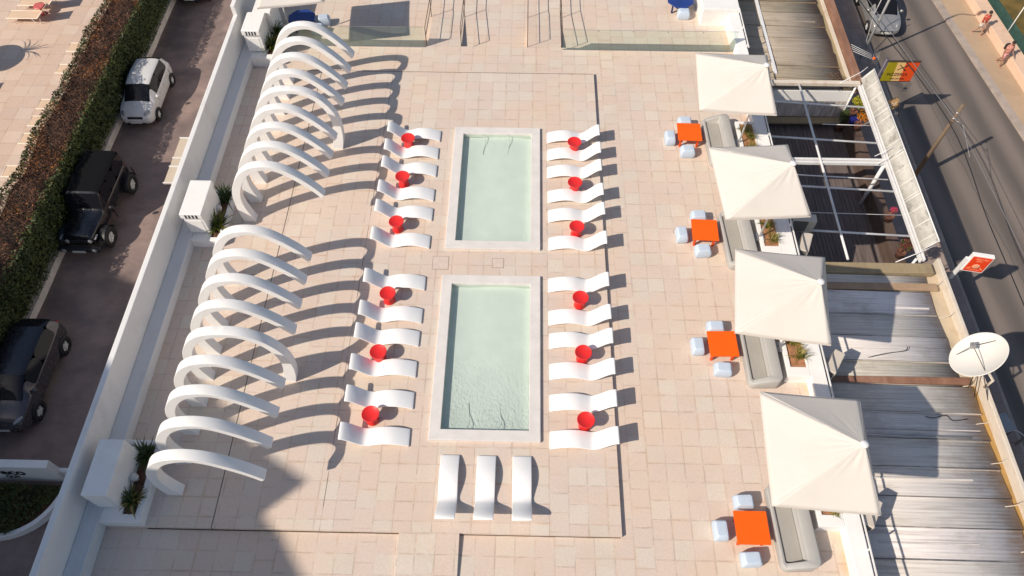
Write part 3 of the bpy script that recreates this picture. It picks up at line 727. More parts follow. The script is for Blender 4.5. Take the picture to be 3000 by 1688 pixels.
# ---------------------------------------------------------------- corrugated roofs and the low buildings under them
def roofmat(name, c1, c2, stain, rust, xr, oy):
    m, nt, b, out = newmat(name)
    co0 = N(nt, 'ShaderNodeTexCoord').outputs['Object']
    co = objco(nt, (.22,3.2,1))
    f = ramp(nt, noise(nt, co, 2.6, 6, .7), .3, .7)
    c = mix(nt, f, c1, c2)
    f2 = ramp(nt, noise(nt, objco(nt, (.25,9,1)), 2.0, 4, .7), .50, .70, 0, .80); c = mix(nt, f2, c, stain)
    f3 = ramp(nt, noise(nt, objco(nt, (.6,1,1)), 1.1, 6, .7), .52, .72, 0, .55); c = mix(nt, f3, c, tuple(x*.8 for x in stain))
    sx = N(nt, 'ShaderNodeSeparateXYZ', {0: co0}).outputs[0]
    e = math_(nt, 'ADD', sx, math_(nt, 'MULTIPLY', noise(nt, objco(nt, (1,2,1)), 2.4, 5), .9))
    c = mix(nt, ramp(nt, e, xr, xr+.55, 0, .75), c, rust)
    sy = N(nt, 'ShaderNodeSeparateXYZ', {0: co0}).outputs[1]
    sh = N(nt, 'ShaderNodeTexWhiteNoise', {'W': math_(nt, 'FLOOR', math_(nt, 'DIVIDE', math_(nt, 'ADD', sy, oy), .77))}, noise_dimensions='1D').outputs[0]
    k = ramp(nt, sh, 0, 1, .76, 1.10)
    c = mix(nt, 1.0, c, N(nt, 'ShaderNodeCombineColor', {0: k, 1: k, 2: ramp(nt, sh, 0, 1, .70, 1.15)}).outputs[0], 'MULTIPLY')
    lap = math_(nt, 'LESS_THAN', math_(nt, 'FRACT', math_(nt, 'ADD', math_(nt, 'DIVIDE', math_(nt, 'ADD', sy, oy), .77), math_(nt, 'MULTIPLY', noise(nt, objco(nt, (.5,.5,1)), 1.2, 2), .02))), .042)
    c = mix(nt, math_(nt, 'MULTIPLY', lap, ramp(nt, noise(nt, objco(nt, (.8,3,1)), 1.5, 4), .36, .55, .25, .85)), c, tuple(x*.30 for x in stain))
    link(nt, c, b.inputs['Base Color']); b.inputs['Roughness'].default_value = .85; b.inputs['Specular IOR Level'].default_value = .25
    return m
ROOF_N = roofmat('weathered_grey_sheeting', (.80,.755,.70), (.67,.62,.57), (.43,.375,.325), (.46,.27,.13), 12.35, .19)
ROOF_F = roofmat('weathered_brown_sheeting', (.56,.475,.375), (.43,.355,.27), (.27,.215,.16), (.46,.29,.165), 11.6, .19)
OLDWALL = simple('dull_render', (.42,.38,.34), .85, .1, 1.5, dirt=(.2,.17,.14), dirt_amt=.5, bump=.2)
GUTTER = simple('rusty_cream_metal', (.70,.62,.52), .6, .12, 2.5, stretch=(1,.4,1), dirt=(.34,.19,.08), dirt_amt=.55, dscale=2.5)
OLIVEW = simple('mossy_timber', (.34,.265,.16), .8, .2, 3, stretch=(1,.2,1), dirt=(.13,.09,.04), dirt_amt=.6, dscale=3)
RUSTY = simple('rusty_brown_fascia', (.27,.135,.085), .75, .25, 3, stretch=(1,.3,1), dirt=(.40,.30,.22), dirt_amt=.4, dscale=3)
def corrugated(name, m, parent, x0, x1, ysh, z0, z1, per=.094, amp=.0017):
    """overlapping corrugated sheets, each sheet lapped over the next"""
    b = MB()
    ys = sorted(ysh)
    for i in range(len(ys)-1):
        y0, y1 = ys[i]-.03, ys[i+1]
        n = int((y1-y0)/per*8); lift = random.uniform(0,.03); up_ = random.random() < .55; tilt = .058
        xe0, xe1 = x0+random.uniform(-.01,.03), x1+random.uniform(-.04,.04)-(.22 if (x1 > 12.2 and y0 > 9.0) else 0)
        rows = []
        for j in range(n+1):
            y = y0+(y1-y0)*j/n
            zz = amp*math.cos(2*PI*y/per)+lift+tilt*((1-j/n) if up_ else j/n)
            rows.append([(xe0,y,z0+zz),((xe0+xe1)/2,y,(z0+z1)/2+zz+.006*math.sin(i*2.1)),(xe1,y,z1+zz)])
        b.grid(rows, True)
        for k in range(1 if random.random() < .45 else 2):                # lap ridge, some with a second nailed strip
            yb = ys[i]-.01+k*random.uniform(.16,.5); hh = random.uniform(.030,.050); wd = random.uniform(.012,.022); xa = x0+(random.uniform(0,1.5) if k else 0); xb = xe1-(random.uniform(0,1.2) if k else 0)
            f = lambda x: z0+(z1-z0)*(x-x0)/(x1-x0)+.02
            v = [(xa,yb-wd,f(xa)),(xb,yb-wd,f(xb)),(xb,yb+wd,f(xb)),(xa,yb+wd,f(xa))]
            w_ = [(p[0],p[1],p[2]+hh) for p in v]
            b.face(w_); b.face([v[0],v[1],w_[1],w_[0]]); b.face([v[2],v[3],w_[3],w_[2]]); b.face([v[1],v[2],w_[2],w_[1]])
    return b.build(name, m, parent, merge=False, solid=.008)
near = thing('low_building', 'low building with weathered grey corrugated roof, carrying the satellite dish', 'building', (10.2,6,-3.8))
off = lambda o, p: setattr(o, 'location', (-p[0],-p[1],-p[2]))
NB = (10.2,6,-3.8)
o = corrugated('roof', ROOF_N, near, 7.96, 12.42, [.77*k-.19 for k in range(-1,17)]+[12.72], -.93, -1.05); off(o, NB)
b = MB(); b.box(7.98,12.50,-1,13.10,-3.9,-1.16); o = b.build('wall', OLDWALL, near); off(o, NB)
b = MB(); b.box(12.62,12.73,-1,13.25,-1.16,-.74); o = b.build('fascia', GUTTER, near, bevel=.012); off(o, NB)
b = MB(); b.box(12.24,12.615,9.15,13.25,-1.16,-1.05); o = b.build('gutter', simple('tan_gutter_lining', (.58,.47,.33), .7, .12, 2, stretch=(1,.4,1), dirt=(.30,.20,.09), dirt_amt=.5, dscale=2.2), near); off(o, NB)
b = MB(); b.box(12.44,12.615,-1,9.148,-1.18,-1.10); o = b.build('gutter', simple('rusty_gutter', (.40,.24,.08), .8, .25, 3, stretch=(1,.4,1)), near); off(o, NB)
for i in range(11):
    y = 1.4+1.1*i; b = MB(); b.tube([(12.20,y-.02,-.99),(12.45,y,-.93),(12.68,y+.10,-.73)], .010, 5); o = b.build('gutter_bracket', GUTTER, near); off(o, NB)
b = MB(); b.box(8.2,12.42,12.74,13.10,-1.02,-.80); o = b.build('ridge_board', OLIVEW, near, bevel=.02); off(o, NB)
b = MB(); b.box(8.0,12.4,9.10,9.30,-.955,-.875); o = b.build('timber_batten', RUSTY, near, bevel=.01); off(o, NB)
b = MB(); b.box(8.0,12.42,12.18,12.42,-.96,-.885); o = b.build('timber_batten', simple('tan_board', (.40,.27,.17), .8, .15, 3), near, bevel=.01); off(o, NB)
t = tag(MB().tube([(8.1,7.60,-.83),(11.2,7.55,-.88),(11.9,7.55,-.9)], .035, 10).build('drain_pipe', STEEL), 'grey pipe lying along a seam of the grey corrugated roof', 'pipe')
t = tag(MB().tube(spline([(9.75,9.86,-.84),(10.3,9.98,-.80),(10.82,10.08,-.82),(10.92,10.2,-.80)],5), .013, 6).build('metal_rod', DARKMETAL), 'thin dark rod lying on the grey roof beside the air conditioner', 'rod')
tag(MB().tube(spline([(12.0,8.1,-.93),(11.6,8.05,-.95),(11.45,8.2,-.95),(11.1,8.12,-.95),(10.9,8.16,-.95)],6), .012, 6).build('cable', BLACK), 'black cable trailing over the grey roof below the satellite dish', 'cable')

far = thing('low_building', 'low building with brown weathered corrugated roof beyond the pergola', 'building', (10.2,30,-3.8))
FB = (10.2,30,-3.8)
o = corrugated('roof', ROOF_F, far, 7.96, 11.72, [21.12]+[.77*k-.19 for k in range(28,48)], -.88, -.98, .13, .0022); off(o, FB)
b = MB(); b.box(7.98,12.0,21.25,36,-3.9,-1.12); o = b.build('wall', OLDWALL, far); off(o, FB)
b = MB(); b.box(11.70,12.02,21.1,36,-1.14,-1.02); o = b.build('gutter', OLIVEW, far); off(o, FB)
b = MB(); b.box(11.92,12.00,21.1,36,-1.019,-.90); o = b.build('gutter_edge', GUTTER, far); off(o, FB)
b = MB(); b.box(12.03,12.30,21.1,36,-1.30,-.72); o = b.build('fascia', RUSTY, far, bevel=.012); off(o, FB)
b = MB(); b.box(9.20,9.32,21.6,36,-.868,-.80); o = b.build('timber_batten', WHITEMETAL, far, bevel=.008); off(o, FB)
DEB = leafmat('dead_leaves', (.10,.055,.025), (.25,.15,.08), 20, .9)
b = MB()
for i in range(260):
    x = 11.45+random.gauss(0,.20); y = 21.42+random.gauss(0,.18); z = -.93+random.uniform(0,.04); a = random.uniform(0,6.3); s = random.uniform(.01,.035)
    b.face([(x+s*math.cos(a+k*PI/2),y+s*math.sin(a+k*PI/2)*.7,z+random.uniform(0,.02)) for k in range(4)])
tag(b.build('dead_leaves', DEB), 'drift of dead leaves in the corner of the brown roof', 'leaf litter', kind='stuff')
b = MB()
for i in range(7): strap(b, (10.42,21.52,-.93), random.uniform(0,6.3), .10, .018, .5, .6, 3)
tag(b.build('weed', DEB), 'small dark dry weed on the brown roof edge above the pergola', 'weed')

# ---------------------------------------------------------------- sunken deck under the open pergola
DECK = simple('dark_deck_boards', (.155,.122,.112), .75, .3, 2.0, stretch=(6,.4,1), dirt=(.17,.13,.115), dirt_amt=.35, dscale=3)
PLANKS = simple('grey_plank_cladding', (.56,.49,.46), .8, .4, 2.2, stretch=(5,1,.5), dirt=(.16,.13,.12), dirt_amt=.6, dscale=2.5)
ZD = -2.75
b = MB()
x = 8.0
while x < 12.4:
    b.box(x, x+.125, 13.1, 21.0, ZD-.06, ZD+random.uniform(-.003,.003)); x += .135
struct(b.build('deck_floor', DECK, bevel=.004, seg=1))
b = MB(); b.box(7.97,12.5,13.1,21.2,-3.9,ZD-.08); struct(b.build('deck_base', OLDWALL))
t = thing('deck_wall', 'end wall of the sunken deck, pale render above grey planks', 'wall', (10,21.05,ZD))
b = MB(); b.box(-2.0,2.05,0,.12,1.12,1.60); b.build('render_band', PLASTER, t)
b = MB()
for i in range(30): b.box(-2.0+.135*i,-2.0+.135*i+.128,.01+random.uniform(-.006,.006),.12,.36,1.11)
b.build('plank_cladding', PLANKS, t)
b = MB(); b.box(-2.0,2.05,-.32,-.001,.26,.35); b.build('shelf', OLIVEW, t, bevel=.01)
b = MB(); b.box(12.16,12.52,13.15,21.0,-3.9,-2.09); tag(b.build('deck_parapet', simple('dark_brown_boards', (.10,.065,.05), .8, .3, 3, stretch=(1,.3,2)), bevel=.01), 'dark brown low wall along the street edge of the sunken deck', 'wall')
# frame
p = thing('pergola', 'open white steel pergola over the sunken timber deck', 'pergola', (10,17,-.75))
PB = (10,17,-.75)
def pb(name, pts, r, m=WHITEMETAL, n=8):
    o = MB().tube(pts, r, n).build(name, m, p); off(o, PB); return o
def pbox(name, x0, x1, y0, y1, z0, z1, m=WHITEMETAL):
    o = MB().box(x0,x1,y0,y1,z0,z1).build(name, m, p, bevel=.008); off(o, PB); return o
pbox('end_beam', 7.98, 12.10, 20.84, 21.00, -.74, -.60, GUTTER)
for yl, yr in ((20.05,19.78),(18.28,18.04),(16.08,15.89),(14.25,14.08)):
    pb('cross_bar', [(7.98,yl+.05,-.74),(12.02,yr,-.74)], .035)
pb('thin_bar', [(8.8,15.02,-.80),(12.04,14.96,-.80)], .012); pb('thin_bar', [(10.4,18.98,-.80),(12.0,18.94,-.80)], .014); pb('thin_bar', [(8.8,16.62,-.80),(12.0,16.45,-.80)], .022)
pbox('double_beam', 7.98, 12.04, 17.02, 17.10, -.76, -.64); pbox('double_beam', 7.98, 12.04, 17.16, 17.24, -.76, -.64)
pb('long_bar', [(9.92,20.9,-.665),(9.90,17,-.66),(9.87,13.1,-.665)], .040)
pbox('edge_beam', 12.04, 12.10, 13.1, 20.83, -.78, -.64); pbox('edge_beam', 12.13, 12.18, 13.1, 20.83, -.72, -.60)
pb('post', [(12.02,17.06,-.765),(12.02,17.06,ZD)], .065); pb('post', [(12.02,20.92,-.765),(12.02,20.92,ZD)], .04); pb('post', [(12.02,13.25,-.8),(12.02,13.25,ZD)], .04)
pb('brace', [(11.3,13.05,-.7),(12.1,13.35,-.55),(12.5,13.5,-.42)], .014); pb('brace', [(11.35,20.86,-.6),(12.2,21.35,-.5),(12.4,21.45,-.35)], .014)
pb('brace', [(11.7,17.3,-.6),(12.35,17.5,-.30)], .012); pb('brace', [(11.7,16.95,-.6),(12.35,17.25,-.30)], .012)
# translucent awning strip along the street edge
m, nt, bs, out = newmat('old_fibre_sheet'); FIBRE = m
co = objco(nt, (1,.6,1))
c = mix(nt, ramp(nt, noise(nt, co, 1.9, 5, .7), .42, .62), (.60,.57,.51), (.44,.42,.37))
c = mix(nt, ramp(nt, noise(nt, objco(nt, (1.2,.8,1)), 3.2, 4, .6), .56, .68, 0, .75), c, (.24,.23,.20))
sxy = N(nt, 'ShaderNodeSeparateXYZ', {0: N(nt, 'ShaderNodeTexCoord').outputs['Object']})
lx = math_(nt, 'LESS_THAN', math_(nt, 'ABSOLUTE', math_(nt, 'SUBTRACT', math_(nt, 'FRACT', math_(nt, 'DIVIDE', sxy.outputs[1], .56)), .5)), .035)
lx = math_(nt, 'MAXIMUM', lx, math_(nt, 'LESS_THAN', math_(nt, 'ABSOLUTE', math_(nt, 'SUBTRACT', sxy.outputs[0], 2.255)), .010))
c = mix(nt, math_(nt, 'MULTIPLY', lx, .8), c, (.74,.70,.63))
link(nt, c, bs.inputs['Base Color']); bs.inputs['Roughness'].default_value = .7
b = MB(); rows = []
for j in range(0, 521):
    y = 13.42+7.62*j/520; z = .0035*math.cos(2*PI*y/.10)
    rows.append([(12.14,y,-.58+z),(12.27,y,-.36+z),(12.41,y,-.12+z)])
b.grid(rows); o = b.build('awning_sheet', FIBRE, p, merge=False, solid=.006); off(o, PB)
pb('awning_edge', [(12.43,13.40,-.105),(12.43,21.06,-.105)], .020)
for y in (13.42,15.3,17.2,19.1,21.04): pb('awning_strut', [(12.13,y,-.56),(12.43,y,-.085)], .014)
# things on the deck
BROWNPOT = simple('dark_terracotta_pot', (.16,.065,.04), .7, .15, 4)
FOL = {k: leafmat(k+'_foliage', a, c_, 9, .7) for k, a, c_ in (('orange',(.42,.12,.006),(.72,.24,.012)),('yellow',(.30,.26,.012),(.52,.46,.02)),('green',(.03,.06,.012),(.08,.11,.02)),('pink',(.62,.02,.10),(.80,.05,.18)),('maroon',(.10,.02,.018),(.20,.05,.035)))}
POT = simple('navy_glazed_pot', (.018,.02,.16), .35, .1, 4)
def bush(lab, loc, r, m, h=1.0, n=340, pot=True, green=.3):
    t = thing('potted_shrub', lab, 'potted plant', loc, 0, 'potted shrubs on the sunken deck')
    b = MB()
    for i in range(n):
        d = Vector((random.gauss(0,1),random.gauss(0,1),random.gauss(0,1))).normalized()*r*random.uniform(.45,1.0)
        b.mi = 1 if random.random() < green else 0
        strap(b, (d.x, d.y, .42+h*r+d.z*h), random.uniform(0,6.3), r*.42, r*.085, random.uniform(-.4,1.1), random.uniform(.2,1), 2)
    b.build('foliage', [m, FOL['green']], t, merge=False)
    b = MB(); b.lathe([(0,0),(.11,0),(.15,.24),(.16,.26),(.135,.26),(.12,.22),(0,.22)], 18); b.build('pot', BROWNPOT, t)
    b = MB(); b.tube([(0,0,.2),(0,0,.42+h*r)], .018, 6); b.build('stem', SOIL, t)
bush('potted shrub with bright orange flowers by the street edge of the deck', (12.30,20.05,-2.03), .22, FOL['orange'])
bush('potted shrub with yellow flowers at the far street corner of the deck', (12.28,20.72,-2.03), .24, FOL['yellow'])
bush('leafy green potted shrub in the far street corner of the deck', (12.02,20.72,ZD), .20, FOL['green'], 1.6)
bush('potted plant with pink red flowers by the street edge of the deck', (12.31,15.75,-2.03), .11, FOL['pink'])
bush('maroon leaved potted shrub at the near street corner of the deck', (12.28,14.25,-2.03), .24, FOL['maroon'])
t = thing('planter_tub', 'navy blue tub between the yellow and orange flowered shrubs by the deck', 'tub', (12.24,20.40,-2.09)); b = MB(); b.box(-.10,.14,-.13,.13,0,.24); b.build('tub', POT, t, bevel=.02); b = MB(); b.box(-.12,.16,-.15,.15,.241,.27); b.build('rim', POT, t, bevel=.01)
WOODT = simple('worn_table_wood', (.33,.24,.165), .7, .25, 3, stretch=(1,6,1))
for x, y, lab in ((11.5,13.72,'worn timber table in the near street corner of the deck'),):
    t = thing('deck_table', lab, 'table', (x,y,ZD))
    b = MB()
    for i in range(6): b.box(-.42+.14*i,-.42+.14*i+.13,-.26,.26,.56,.59)
    b.build('table_top', WOODT, t)
    for sx in (-.36,.36):
        for sy in (-.2,.2): b = MB(); b.box(sx-.025,sx+.025,sy-.025,sy+.025,0,.559); b.build('leg', WOODT, t)

# ---------------------------------------------------------------- air conditioners outside the parapet
ACM = simple('aged_cream_metal', (.62,.55,.47), .5, .06, 2, dirt=(.35,.25,.16), dirt_amt=.3)
m, nt, bs, out = newmat('grille_mesh'); GRI = m
sx = N(nt, 'ShaderNodeSeparateXYZ', {0: N(nt, 'ShaderNodeTexCoord').outputs['Object']})
gx = math_(nt, 'ABSOLUTE', math_(nt, 'SINE', math_(nt, 'MULTIPLY', math_(nt, 'ADD', sx.outputs[0], sx.outputs[1]), 90))); gz = math_(nt, 'ABSOLUTE', math_(nt, 'SINE', math_(nt, 'MULTIPLY', sx.outputs[2], 90)))
g = math_(nt, 'GREATER_THAN', math_(nt, 'MAXIMUM', gx, gz), .93)
link(nt, mix(nt, g, (.022,.02,.02), (.33,.31,.29)), bs.inputs['Base Color'])
for x, y, rz, lab in ((8.40,5.28,R(60),'air conditioner under the largest parasol, outside the parapet'), (8.42,9.28,R(57),'air conditioner above the grey roof, opposite the satellite dish'),
                      (8.58,14.18,R(-4),'air conditioner with dark grille above the deck, the farther of a pair'), (8.44,13.26,R(68),'cream air conditioner above the deck edge, the nearer of a pair')):
    t = thing('air_conditioner', lab, 'air conditioner', (x,y,-.62), rz, 'outdoor air conditioner units')
    b = MB(); b.box(-.36,.36,-.14,.14,.06,.60); b.build('casing', ACM, t, bevel=.02)
    b = MB(); b.box(-.33,.12,-.149,-.141,.10,.56); b.build('fan_grille', GRI, t)
    b = MB(); b.box(-.366,-.361,-.11,.11,.10,.56); b.build('side_grille', GRI, t)
    b = MB(); b.box(.361,.366,-.11,.11,.10,.56); b.build('side_grille', GRI, t)
    for q in (-.25,.25): b = MB(); b.box(q-.02,q+.02,-.16,.16,-.36,.059); b.build('bracket', STEEL, t)

# ---------------------------------------------------------------- satellite dish
n = Vector((-.679,.302,.669)).normalized(); tx = Vector((0,0,1)).cross(n).normalized(); ty = n.cross(tx)
M3 = Matrix((tx,ty,n)).transposed().to_4x4()
DISHM = simple('dish_cream_paint', (.80,.765,.70), .5, .03, 2, dirt=(.55,.50,.42), dirt_amt=.2)
t = thing('satellite_dish', 'big cream satellite dish tilted skyward on the edge of the grey roof', 'satellite dish', (12.62,8.95,-.74))
ctr = Vector((12.10,9.44,.22))-Vector((12.62,8.95,-.74))
MM = Matrix.Translation(ctr) @ M3
b = MB(); Rd = .70
prof = [(Rd*i/14, .16*(i/14)**2-.16) for i in range(15)]+[(Rd+.02,.005),(Rd+.02,-.012)]+[(Rd*i/14, .16*(i/14)**2-.185) for i in range(14,-1,-1)]
b.lathe(prof, 64, MM); b.build('dish', DISHM, t)
f = MM @ Vector((0,.02,.36))
for a in (.35,2.45,4.55):
    b = MB(); b.tube([MM @ Vector((Rd*.80*math.cos(a),Rd*.80*math.sin(a),-.05)), f], .010, 6); b.build('feed_strut', DARKMETAL, t)
b = MB(); b.box(-.07,.07,-.05,.05,-.05,.07, MM @ Matrix.Translation((0,.02,.36))); b.build('feed_horn', STEEL, t, bevel=.01)
bk = MM @ Vector((0,0,-.19))
b = MB(); b.tube([(0,0,0),(0,0,.42),bk+Vector((.05,-.05,-.08)),bk], .04, 10); b.build('mast', GUTTER, t)
for dx, dy in ((-.35,.05),(.04,-.42),(-.28,-.22)): b = MB(); b.tube([(dx,dy,-.14),bk+Vector((0,0,-.02))], .013, 6); b.build('mast_stay', DARKMETAL, t)

# ---------------------------------------------------------------- signs on the street
m, nt, bs, out = newmat('tricolour_board'); TRI = m
sx = N(nt, 'ShaderNodeSeparateXYZ', {0: N(nt, 'ShaderNodeTexCoord').outputs['Object']})
xx = math_(nt, 'ADD', sx.outputs[0], math_(nt, 'MULTIPLY', sx.outputs[2], .10))
c = mix(nt, ramp(nt, xx, .40, .43), (.36,.30,.008), (.86,.55,.22)); c = mix(nt, ramp(nt, xx, .70, .73), c, (.80,.085,.012))
link(nt, c, bs.inputs['Base Color']); bs.inputs['Roughness'].default_value = .45
t = thing('shop_sign', 'hanging pizzeria board in olive, cream and orange with crossed cutlery, over the pavement', 'sign', (13.36,21.95,-1.38))
b = MB(); b.box(.02,1.14,-.02,.02,0,.88); b.build('board', TRI, t, bevel=.004)
b = MB(); b.box(.0,1.16,-.035,.035,.881,.915); b.build('frame', DARKMETAL, t); b = MB(); b.box(0,1.16,-.03,.03,-.03,-.001); b.build('frame', DARKMETAL, t)
DKTXT = simple('dark_brown_paint', (.05,.018,.012), .6, .1, 5)
def TM(x, z, y=-.024, sh=0): return Matrix.Translation((x,y,z)) @ Matrix(((1,0,0,0),(0,0,-1,0),(sh,1,0,0),(0,0,0,1)))
text_mesh('PIZZERIA', .185, 'lettering', DKTXT, t, TM(.14,.25), .003, sx=1.02)
text_mesh('BAR CAP REAL', .105, 'lettering', DKTXT, t, TM(.34,.08), .003, sx=.78)
for a, ln in ((R(-42),.40),(R(32),.38)):
    b = MB(); b.box(-ln/2,ln/2*.5,-.026,-.021,-.014,.014, Matrix.Translation((.60,0,.62)) @ Matrix.Rotation(-a,4,'Y')); b.box(ln/2*.45,ln/2,-.026,-.0215,-.026,.026, Matrix.Translation((.60,0,.62)) @ Matrix.Rotation(-a,4,'Y')); b.build('cutlery_mark', DKTXT, t)
b = MB(); b.tube([(-.10,.02,-2.42),(-.10,.02,1.0)], .055, 10); b.build('pole', simple('slate_painted_pole', (.09,.075,.10), .5, .1, 3), t)
for z in (.10,.88): b = MB(); b.tube([(-.10,.02,z),(.03,0,z)], .02, 6); b.build('bracket', DARKMETAL, t)
t = thing('menu_board', 'small tan menu board at the kerb under the pizzeria sign', 'sign', (15.0,22.5,-3.70), R(25))
b = MB(); b.box(-.36,.36,-.015,.015,.30,.72, Matrix.Rotation(R(-38),4,'X')); b.build('board', simple('tan_menu_board', (.55,.32,.13), .6, .3, 9), t)
for q in (-.3,.3): b = MB(); b.tube([(q,0,.0),(q,.28,.42)], .014, 6); b.build('leg', DARKMETAL, t)
b = MB()
for i in range(9): b.box(-.28+.06*i,-.28+.06*i+.04,-.019,-.0155,.42+.05*(i%3),.46+.05*(i%3), Matrix.Rotation(R(-38),4,'X'))
b.build('picture_mark', DISHM, t)
SGR = simple('orange_red_sign', (.85,.062,.010), .45, .03, 3)
SGW = simple('white_sign_case', (.86,.85,.82), .45, .03, 3)
t = thing('shop_sign', 'square white framed orange red sign on a pole beside the street', 'sign', (13.90,13.22,-1.28), R(-10))
b = MB(); b.box(-.31,.31,-.07,.07,0,.78); b.build('case', SGW, t, bevel=.012)
b = MB(); b.box(-.275,.275,-.078,-.071,.045,.735); b.build('face', SGR, t)
PKT = simple('pale_orange_lettering', (.93,.42,.24), .5, .03, 3)
text_mesh('POLLOS', .10, 'lettering', PKT, t, TM(.02,.60,-.081), .002, 'CENTER'); text_mesh('GRILL', .075, 'lettering', PKT, t, TM(-.01,.51,-.081), .002, 'CENTER')
b = MB(); b.lathe([(.075,0),(.11,0),(.11,.004),(.075,.004)], 28, TM(0,.29,-.080)); b.lathe([(0,0),(.058,0),(.058,.003),(0,.003)], 24, TM(0,.29,-.080)); b.build('round_emblem', PKT, t)
b = MB()
for q in (-1,1):
    for k in range(3): b.box(q*(.15+.03*k)-.012,q*(.15+.03*k)+.012,-.083,-.079,.20-.03*k,.25-.03*k)
b.box(-.16,.16,-.083,-.079,.12,.135); b.build('flame_mark', PKT, t)
b = MB(); b.box(-.405,-.311,-.05,.05,-.50,.55); b.build('arm', SGW, t, bevel=.008); b = MB(); b.tube([(-.36,0,-2.42),(-.36,0,-.501)], .03, 8); b.build('pole', STEEL, t)

# ---------------------------------------------------------------- poles, wires, lamp
WOODP = simple('weathered_pole_wood', (.19,.13,.085), .85, .3, 3, stretch=(1,1,.15), dirt=(.36,.31,.22), dirt_amt=.45, dscale=7, bump=.4)
t = thing('utility_pole', 'weathered wooden utility pole on the pavement', 'utility pole', (14.98,19.28,ZR+.1))
b = MB(); b.tube([(0,0,-.2),(.0,.0,1.8),(.02,.0,3.62)], [.085,.072,.058], 12); b.build('post', WOODP, t)
b = MB(); b.tube([(-.07,-.03,3.25),(.10,-.05,3.25)], .03, 8); b.build('insulator', STEEL, t); b = MB(); b.tube([(-.07,-.03,3.0),(.10,-.05,3.0)], .03, 8); b.build('insulator', STEEL, t)
def wire(lab, pts, r=.014, m=BLACK):
    tag(MB().tube(spline(pts, 6), r, 5).build('overhead_wire', m), lab, 'wire', 'overhead wires along the street')
wire('thick black overhead wire running past the wooden pole along the street', [(11.3,34,.0),(13.05,25.44,-.38),(14.50,18.95,-.42),(14.42,14.5,-.45),(14.38,11.4,-.42),(14.2,2,-.3)], .017)
wire('thin pale overhead wire from the far street to the top of the wooden pole', [(11.7,34,.0),(13.40,25.45,-.38),(14.70,19.22,-.42),(15.05,18.9,-.55),(15.15,17.6,-1.0)], .010, STEEL)
wire('thin pale lower wire running alongside the thick black wire past the orange red sign', [(15.10,19.20,-.75),(15.55,14,-1.05),(15.6,9,-1.0),(15.5,2,-.7)], .009, STEEL)
LAMPG = simple('galvanised_grey', (.52,.52,.51), .5, .08, 4, metal=.3)
t = thing('street_lamp', 'tall galvanised street lamp standing in front of the silver car', 'street lamp', (14.62,26.15,ZR+.1))
b = MB(); b.tube([(0,0,-.05),(0,0,2.2),(0,0,4.9)], [.06,.05,.04], 10); b.build('post', LAMPG, t)
b = MB(); b.tube(spline([(0,0,4.88),(.12,0,5.12),(.5,-.1,5.2),(.85,-.15,5.2)],5), .028, 8); b.build('arm', LAMPG, t)
b = MB(); b.box(.80,1.25,-.25,-.07,5.16,5.25); b.build('lamp_head', LAMPG, t, bevel=.03)
t = thing('pole', 'thin grey pole leaning across the bonnet of the silver car', 'pole', (14.45,25.7,ZR+.1)); b = MB(); b.tube([(0,0,0),(.25,1.2,1.6),(.3,1.25,2.6)], .018, 6); b.build('shaft', LAMPG, t)
t = thing('street_lamp', 'grey post leaning in at the right edge beside the near pavement', 'street lamp', (15.02,8.55,ZR+.1)); b = MB(); b.tube([(0,0,0),(0,0,3.0)], .05, 8); b.build('post', LAMPG, t); b = MB(); b.tube(spline([(0,0,.5),(-.25,.2,.55),(-.5,.15,.5)],4), .012, 6); b.build('cable_loop', WHITEMETAL, t)
# yagi aerial with an orange float of rope
t = thing('aerial', 'spindly white aerial with an orange knot projecting from the roof edge', 'aerial', (12.35,22.9,-.80))
for k in range(4): b = MB(); b.tube([(0,.1*k,.02*k),(.72,-.42+.10*k,-.06)], .008, 5); b.build('arm', WHITEMETAL, t)
b = MB(); b.lathe([(0,-.05),(.045,-.04),(.06,0),(.045,.04),(0,.05)], 10, Matrix.Translation((.75,-.36,-.05))); b.build('knot', ORANGE, t)
for k in range(5): b = MB(); b.tube([(.72+.05*k,-.45,-.25),(.78+.05*k,-.1,.12)], .006, 5); b.build('element', STEEL, t)
# bench-like barrier frames and litter bins on the near pavement
for x, y, lab in ((13.75,12.6,'dark metal stand on the pavement just below the end of the awning strip'), (14.3,8.9,'grey metal frame on the shaded near pavement')):
    t = thing('pavement_frame', lab, 'stand', (x,y,ZR+.1), R(18))
    for q in (-.35,.35):
        for s in (-.25,.25): b = MB(); b.tube([(q,s,0),(q,s,.62)], .016, 6); b.build('leg', DARKMETAL, t)
    b = MB(); b.box(-.38,.38,-.28,.28,.62,.65); b.build('top', STEEL, t, bevel=.006)
for k, (y0, ln) in enumerate(((19.6,.9),(18.3,1.0),(17.0,.7),(15.7,.9),(14.6,.8))):
    pass
# ---------------------------------------------------------------- hedge and low wall along the alley
LOWW = simple('stained_white_render', (.62,.57,.52), .8, .12, 2, dirt=(.28,.24,.21), dirt_amt=.5, dscale=3, bump=.3)
b = MB(); rows = []
for j in range(60):
    y = -4+.8*j; w = .03*mnoise.noise(Vector((0,y*.8,3)))
    rows.append([(-15.72+w,y,ZA-.1),(-15.74+w,y,-2.93+w*.6),(-16.10,y,-2.92),(-16.12,y,-4)])
b.grid(rows, False); tag(b.build('low_wall', LOWW), 'low stained white kerb wall along the foot of the hedge', 'wall')
HG1 = leafmat('hedge_green', (.017,.036,.005), (.062,.080,.010), 2.5, .6)
HG2 = leafmat('hedge_light_green', (.055,.075,.010), (.085,.095,.015), 3, .6)
HB1 = leafmat('dry_twigs', (.095,.046,.033), (.27,.14,.09), 1.6, .9)
HB2 = leafmat('rust_dry_leaves', (.30,.10,.018), (.50,.20,.04), 1.2, .85)
CORE = simple('hedge_shadow_core', (.018,.013,.008), .95, .3, 4)
